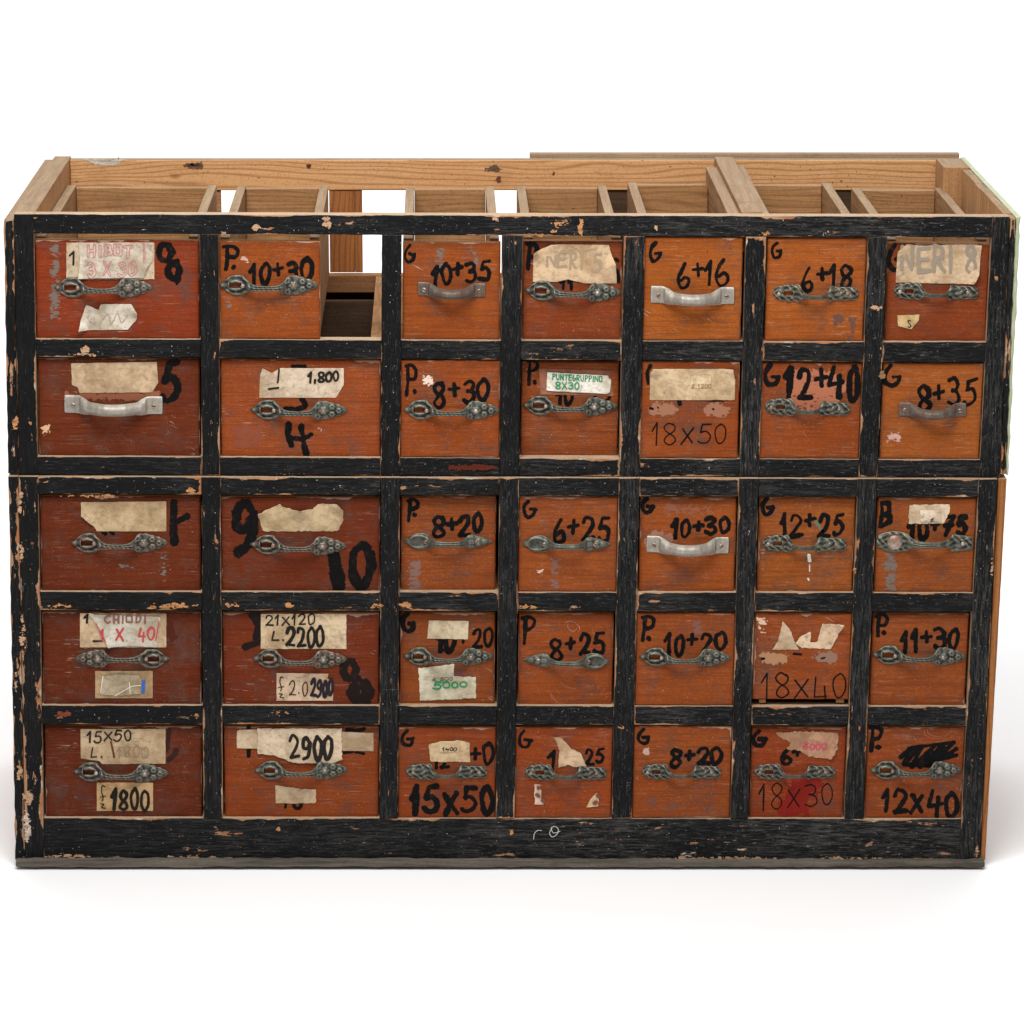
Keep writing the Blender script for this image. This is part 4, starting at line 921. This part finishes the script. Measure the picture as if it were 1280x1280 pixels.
pap(D, [(344, 981), (359, 983), (375, 986), (395, 987), (395, 1004), (344, 1004)], (.48, .35, .22), rag=.001)
handle('A', 316, 436, 964, *D)
D = drawer(4, 2, 'orange drawer in the bottom row marked 15x50 in broad black brush strokes', (0.296, 0.058, 0.017), {'l': .5, 'r': 1.2, 't': 3.5}, rec=.005)
mark(D, T('G', 500, 518, (912, 931), (912, 931), 2.3)+T('12', 541, 562, (938, 959), (938, 959), 2.4)+T('+0', 588, 617, (935, 956), (929, 956), 2.5)+T('15x50', 513, 617, (984, 1017), (984, 1014), 3.4), dry=.14)
pap(D, [(536, 930), (549, 927.5), (574, 925), (587.5, 928), (587.5, 952.5), (537.5, 952)], (.58, .42, .25), rag=.001)
pap(D, R4(549, 926, 574, 940), (.64, .47, .28), T('1400', 553, 571, (934, 938), (934, 938), .45), lift=.0018, wav=0, name='price_sticker')
handle('Cs', 507, 610, 966, *D)
D = drawer(4, 3, 'orange bottom row drawer marked G 25 with a torn wedge of paper', (0.320, 0.060, 0.016), {'l': 0, 'r': 1.2, 't': 3.5}, rec=.004)
mark(D, T('G', 647, 666, (912, 934), (912, 934), 2.4)+T('1', 685, 697, (938, 960), (938, 960), 2.4)+T('25', 730, 756, (936, 955), (935, 953), 2.3))
pap(D, [(692.5, 920), (702.5, 922.5), (714, 936), (726, 941), (732.5, 957.5), (717.5, 959), (710, 956), (697.5, 959.5), (699, 937.5)], (.62, .43, .27), rag=.001, curl=((693, 920, 8, .004),))
pap(D, [(668, 980), (676, 980), (677, 1003), (680, 1004), (679, 1006), (668, 1005)], (.66, .48, .36), rag=.0012)
pap(D, [(746, 991), (749, 996), (748, 1008), (733, 1009), (737, 1000)], (.66, .46, .28), rag=.001)
mark(D, [([(673, 984), (674, 984)], 3.2), ([(671, 993), (673, 994)], 2.8), ([(678, 1000), (679, 1001)], 2.6), ([(747, 994), (748, 995)], 2.8), ([(743, 1003), (745, 1002)], 2.4)], (.16, .07, .045), lift=.0020, dry=0, name='glue_spot')
handle('C', 656, 759, 967, *D)
D = drawer(4, 4, 'orange bottom row drawer marked G 8+20 with a hammered handle and no paper', (0.335, 0.073, 0.018), {'l': .5, 'r': 1, 't': 2}, rec=.003)
mark(D, T('G', 796, 813, (911, 930), (911, 930), 2.5)+T('8+20', 837, 902, (938, 960), (936, 955), 2.5))
patch(D, R4(805, 935, 812, 942), (.45, .3, .24), .1); patch(D, R4(810, 995, 820, 1010), (.15, .06, .04), .4); patch(D, R4(835, 1000, 848, 1012), (.15, .06, .04), .45)
handle('C', 802, 902, 966, *D)
D = drawer(4, 5, 'orange drawer with red stain, marked 18x30 in thin pen under pink torn label', (0.304, 0.053, 0.016), {'l': 1.2, 'r': 2.2, 't': 3}, rec=.008)
patch(D, [(985, 975), (1020, 968), (1030, 985), (1012, 1000), (1014, 1021), (970, 1021), (975, 1000)], (.20, .012, .008), .40, rag=.009, name='red_stain')
mark(D, T('G', 941, 960, (914, 933), (914, 933), 3.1)+T('6+', 976, 1002, (937, 956), (933, 950), 2.5))
pap(D, [(969, 915), (1010, 914), (1048, 916), (1047, 930), (1046, 938), (1039, 949), (1012.5, 946), (998, 938), (983, 936), (990, 928), (972, 920)], (.46, .25, .15), T('5000', 1003, 1033, (929, 936), (929, 936), .7), ink=(.55, .06, .12), rag=.002, curl=((1043, 946, 12, .003),))
mark(D, T('18x30', 948, 1041, (980, 1014), (980, 1005), .95, jit=.02), dry=0, rag=.1, name='pen_writing')
handle('C', 942, 1045, 966, *D, tint=(.3, .2, .16))
D = drawer(4, 6, 'orange drawer at bottom right with a scribbled out figure and 12x40 in brush strokes', (0.304, 0.065, 0.018), {'l': 1, 'r': 1.5, 't': 2.2}, rec=.005)
zz = [(1126, 946), (1140, 934), (1132, 952), (1152, 933), (1140, 958), (1168, 932), (1150, 958), (1180, 930), (1162, 955), (1192, 928), (1172, 950), (1195, 936), (1180, 948), (1196, 944)]
mark(D, [(zz, 3.0), ([(1136, 935), (1192, 928)], 2.6), ([(1130, 955), (1160, 957), (1190, 943)], 2.6)]+T('P', 1085, 1105, (911, 940), (911, 940), 2.6)+T('.', 1093, 1102, (911, 937), (911, 937), 2.4)+T('12x40', 1102, 1196, (988, 1016), (990, 1019), 3.1), dry=.12)
handle('A', 1086, 1203, 964, *D)
class _F: pass
_n = [300]
def flake(parent, Y, poly, color, breakup=.3, name='bare_chip', rag=.0032):
    _n[0] += 1
    xs = [p[0] for p in poly]; ys_ = [p[1] for p in poly]
    return paper(poly, parent, Y, color, .0004, rag, (), _n[0], name=name, thick=0, breakup=breakup+.08, mat=CHIP, wav=0)
ORC = (.50, .24, .10); PKC = (.50, .31, .19)
def ell(x, y, a, b, n=9):
    rr = random.Random(int(x*7+y)); return [(x+a*math.cos(6.283*i/n)*rr.uniform(.6, 1.1), y+b*math.sin(6.283*i/n)*rr.uniform(.6, 1.1)) for i in range(n)]
for x, y, a, b, col, br in ((107, 437, 6, 7, PKC, .05), (108, 443, 16, 1.6, PKC, .1), (321, 284, 8, 4, PKC, .15), (408, 281, 8, 5, PKC, .1), (408, 275, 4, 3.5, PKC, .1), (276, 291, 5, 2, PKC, .1),
    (726, 283, 3.5, 12, ORC, .15), (700, 279, 12, 5, ORC, .42), (692, 290, 6, 3, ORC, .4), (668, 294, 16, 1.3, ORC, .1), (618, 274, 4, 4, PKC, .2), (1034, 291, 8, 3, PKC, .3), (958, 292, 5, 3, ORC, .2),
    (820, 285, 2, 5, PKC, .3), (20, 528, 4, 9, ORC, .2), (38, 527, 3, 4, ORC, .2), (1246, 347, 3.4, 3, ORC, .05), (1096, 385, 9, 2, PKC, .3), (1103, 468, 4, 6, (.3, .18, .08), .2)):
    flake(upper, YU-.0001 if y > 300 else YU+.0002, ell(x, y, a, b), col, br)
for x, y, a, b, col, br in ((215, 757, 34, 4, ORC, .40), (75, 757, 22, 3.5, ORC, .38), (190, 759.5, 5, 2.5, ORC, .05), (290, 757, 8, 4, ORC, .3), (360, 757, 7, 4, ORC, .25), (470, 757, 10, 4, ORC, .3), (508, 757, 12, 5, ORC, .32),
    (660, 759, 14, 3, ORC, .3), (720, 759, 8, 2, PKC, .3), (58, 575, 2, 1, ORC, .3), (25, 628, 5, 20, PKC, .3), (27, 690, 3, 14, PKC, .35), (28, 800, 4, 30, PKC, .42), (36, 995, 7, 12, PKC, .35), (34, 1030, 7, 26, (.6, .5, .42), .4), (24, 965, 4, 10, PKC, .25),
    (350, 891, 12, 3, ORC, .4), (245, 895, 6, 3, ORC, .25), (80, 893, 14, 4, (.22, .06, .03), .3), (640, 1041, 3.5, 4, ORC, .1), (347, 1035, 4, 3, ORC, .2), (90, 1070, 36, 2.6, PKC, .4), (240, 1071, 30, 2.5, PKC, .42), (900, 1073, 90, 2.2, PKC, .33), (1060, 1073, 60, 2.0, PKC, .36), (1221, 1064, 3, 9, PKC, .3),
    (1085, 1055, 6, 4, (.3, .14, .1), .3), (775, 909, 6, 2, ORC, .2), (1240, 708, 2.2, 14, PKC, .4), (1069, 712, 2.5, 5, ORC, .1), (20, 850, 3, 20, PKC, .45), (112, 620, 40, 1.6, ORC, .3), (240, 612, 12, 6, ORC, .45)):
    flake(lower, YL-.0001, ell(x, y, a, b), col, br)
flake(upper, YU-.0002, ell(585, 584, 36, 5), (.10, .018, .008), .25, name='red_paint_residue')
YR = YU+DEP-.022
flake(upper, YR, [(104, 199), (158, 198), (150, 203), (142, 207), (128, 206), (116, 205)], (.62, .58, .5), .12, name='plaster_flake')
flake(upper, YR, ell(243, 207, 17, 5), (.15, .085, .05), .3, name='knot')
flake(upper, YR, ell(243, 206, 8, 3), (.04, .026, .02), .15, name='knot')
flake(upper, YR, ell(617, 211, 12, 6), (.13, .09, .055), .3, name='knot')
flake(upper, YR, ell(622, 225, 5, 3), (.16, .05, .03), .2, name='knot')
flake(upper, YR, ell(692, 217, 3, 3), (.14, .05, .03), .1, name='knot')
flake(upper, YR, ell(385, 207, 4, 3), (.14, .05, .03), .1, name='knot')
# the raised drawer shows blocks under its front
print('objects', len(bpy.data.objects), 'tris', sum(len(m.polygons) for m in bpy.data.meshes)*2)
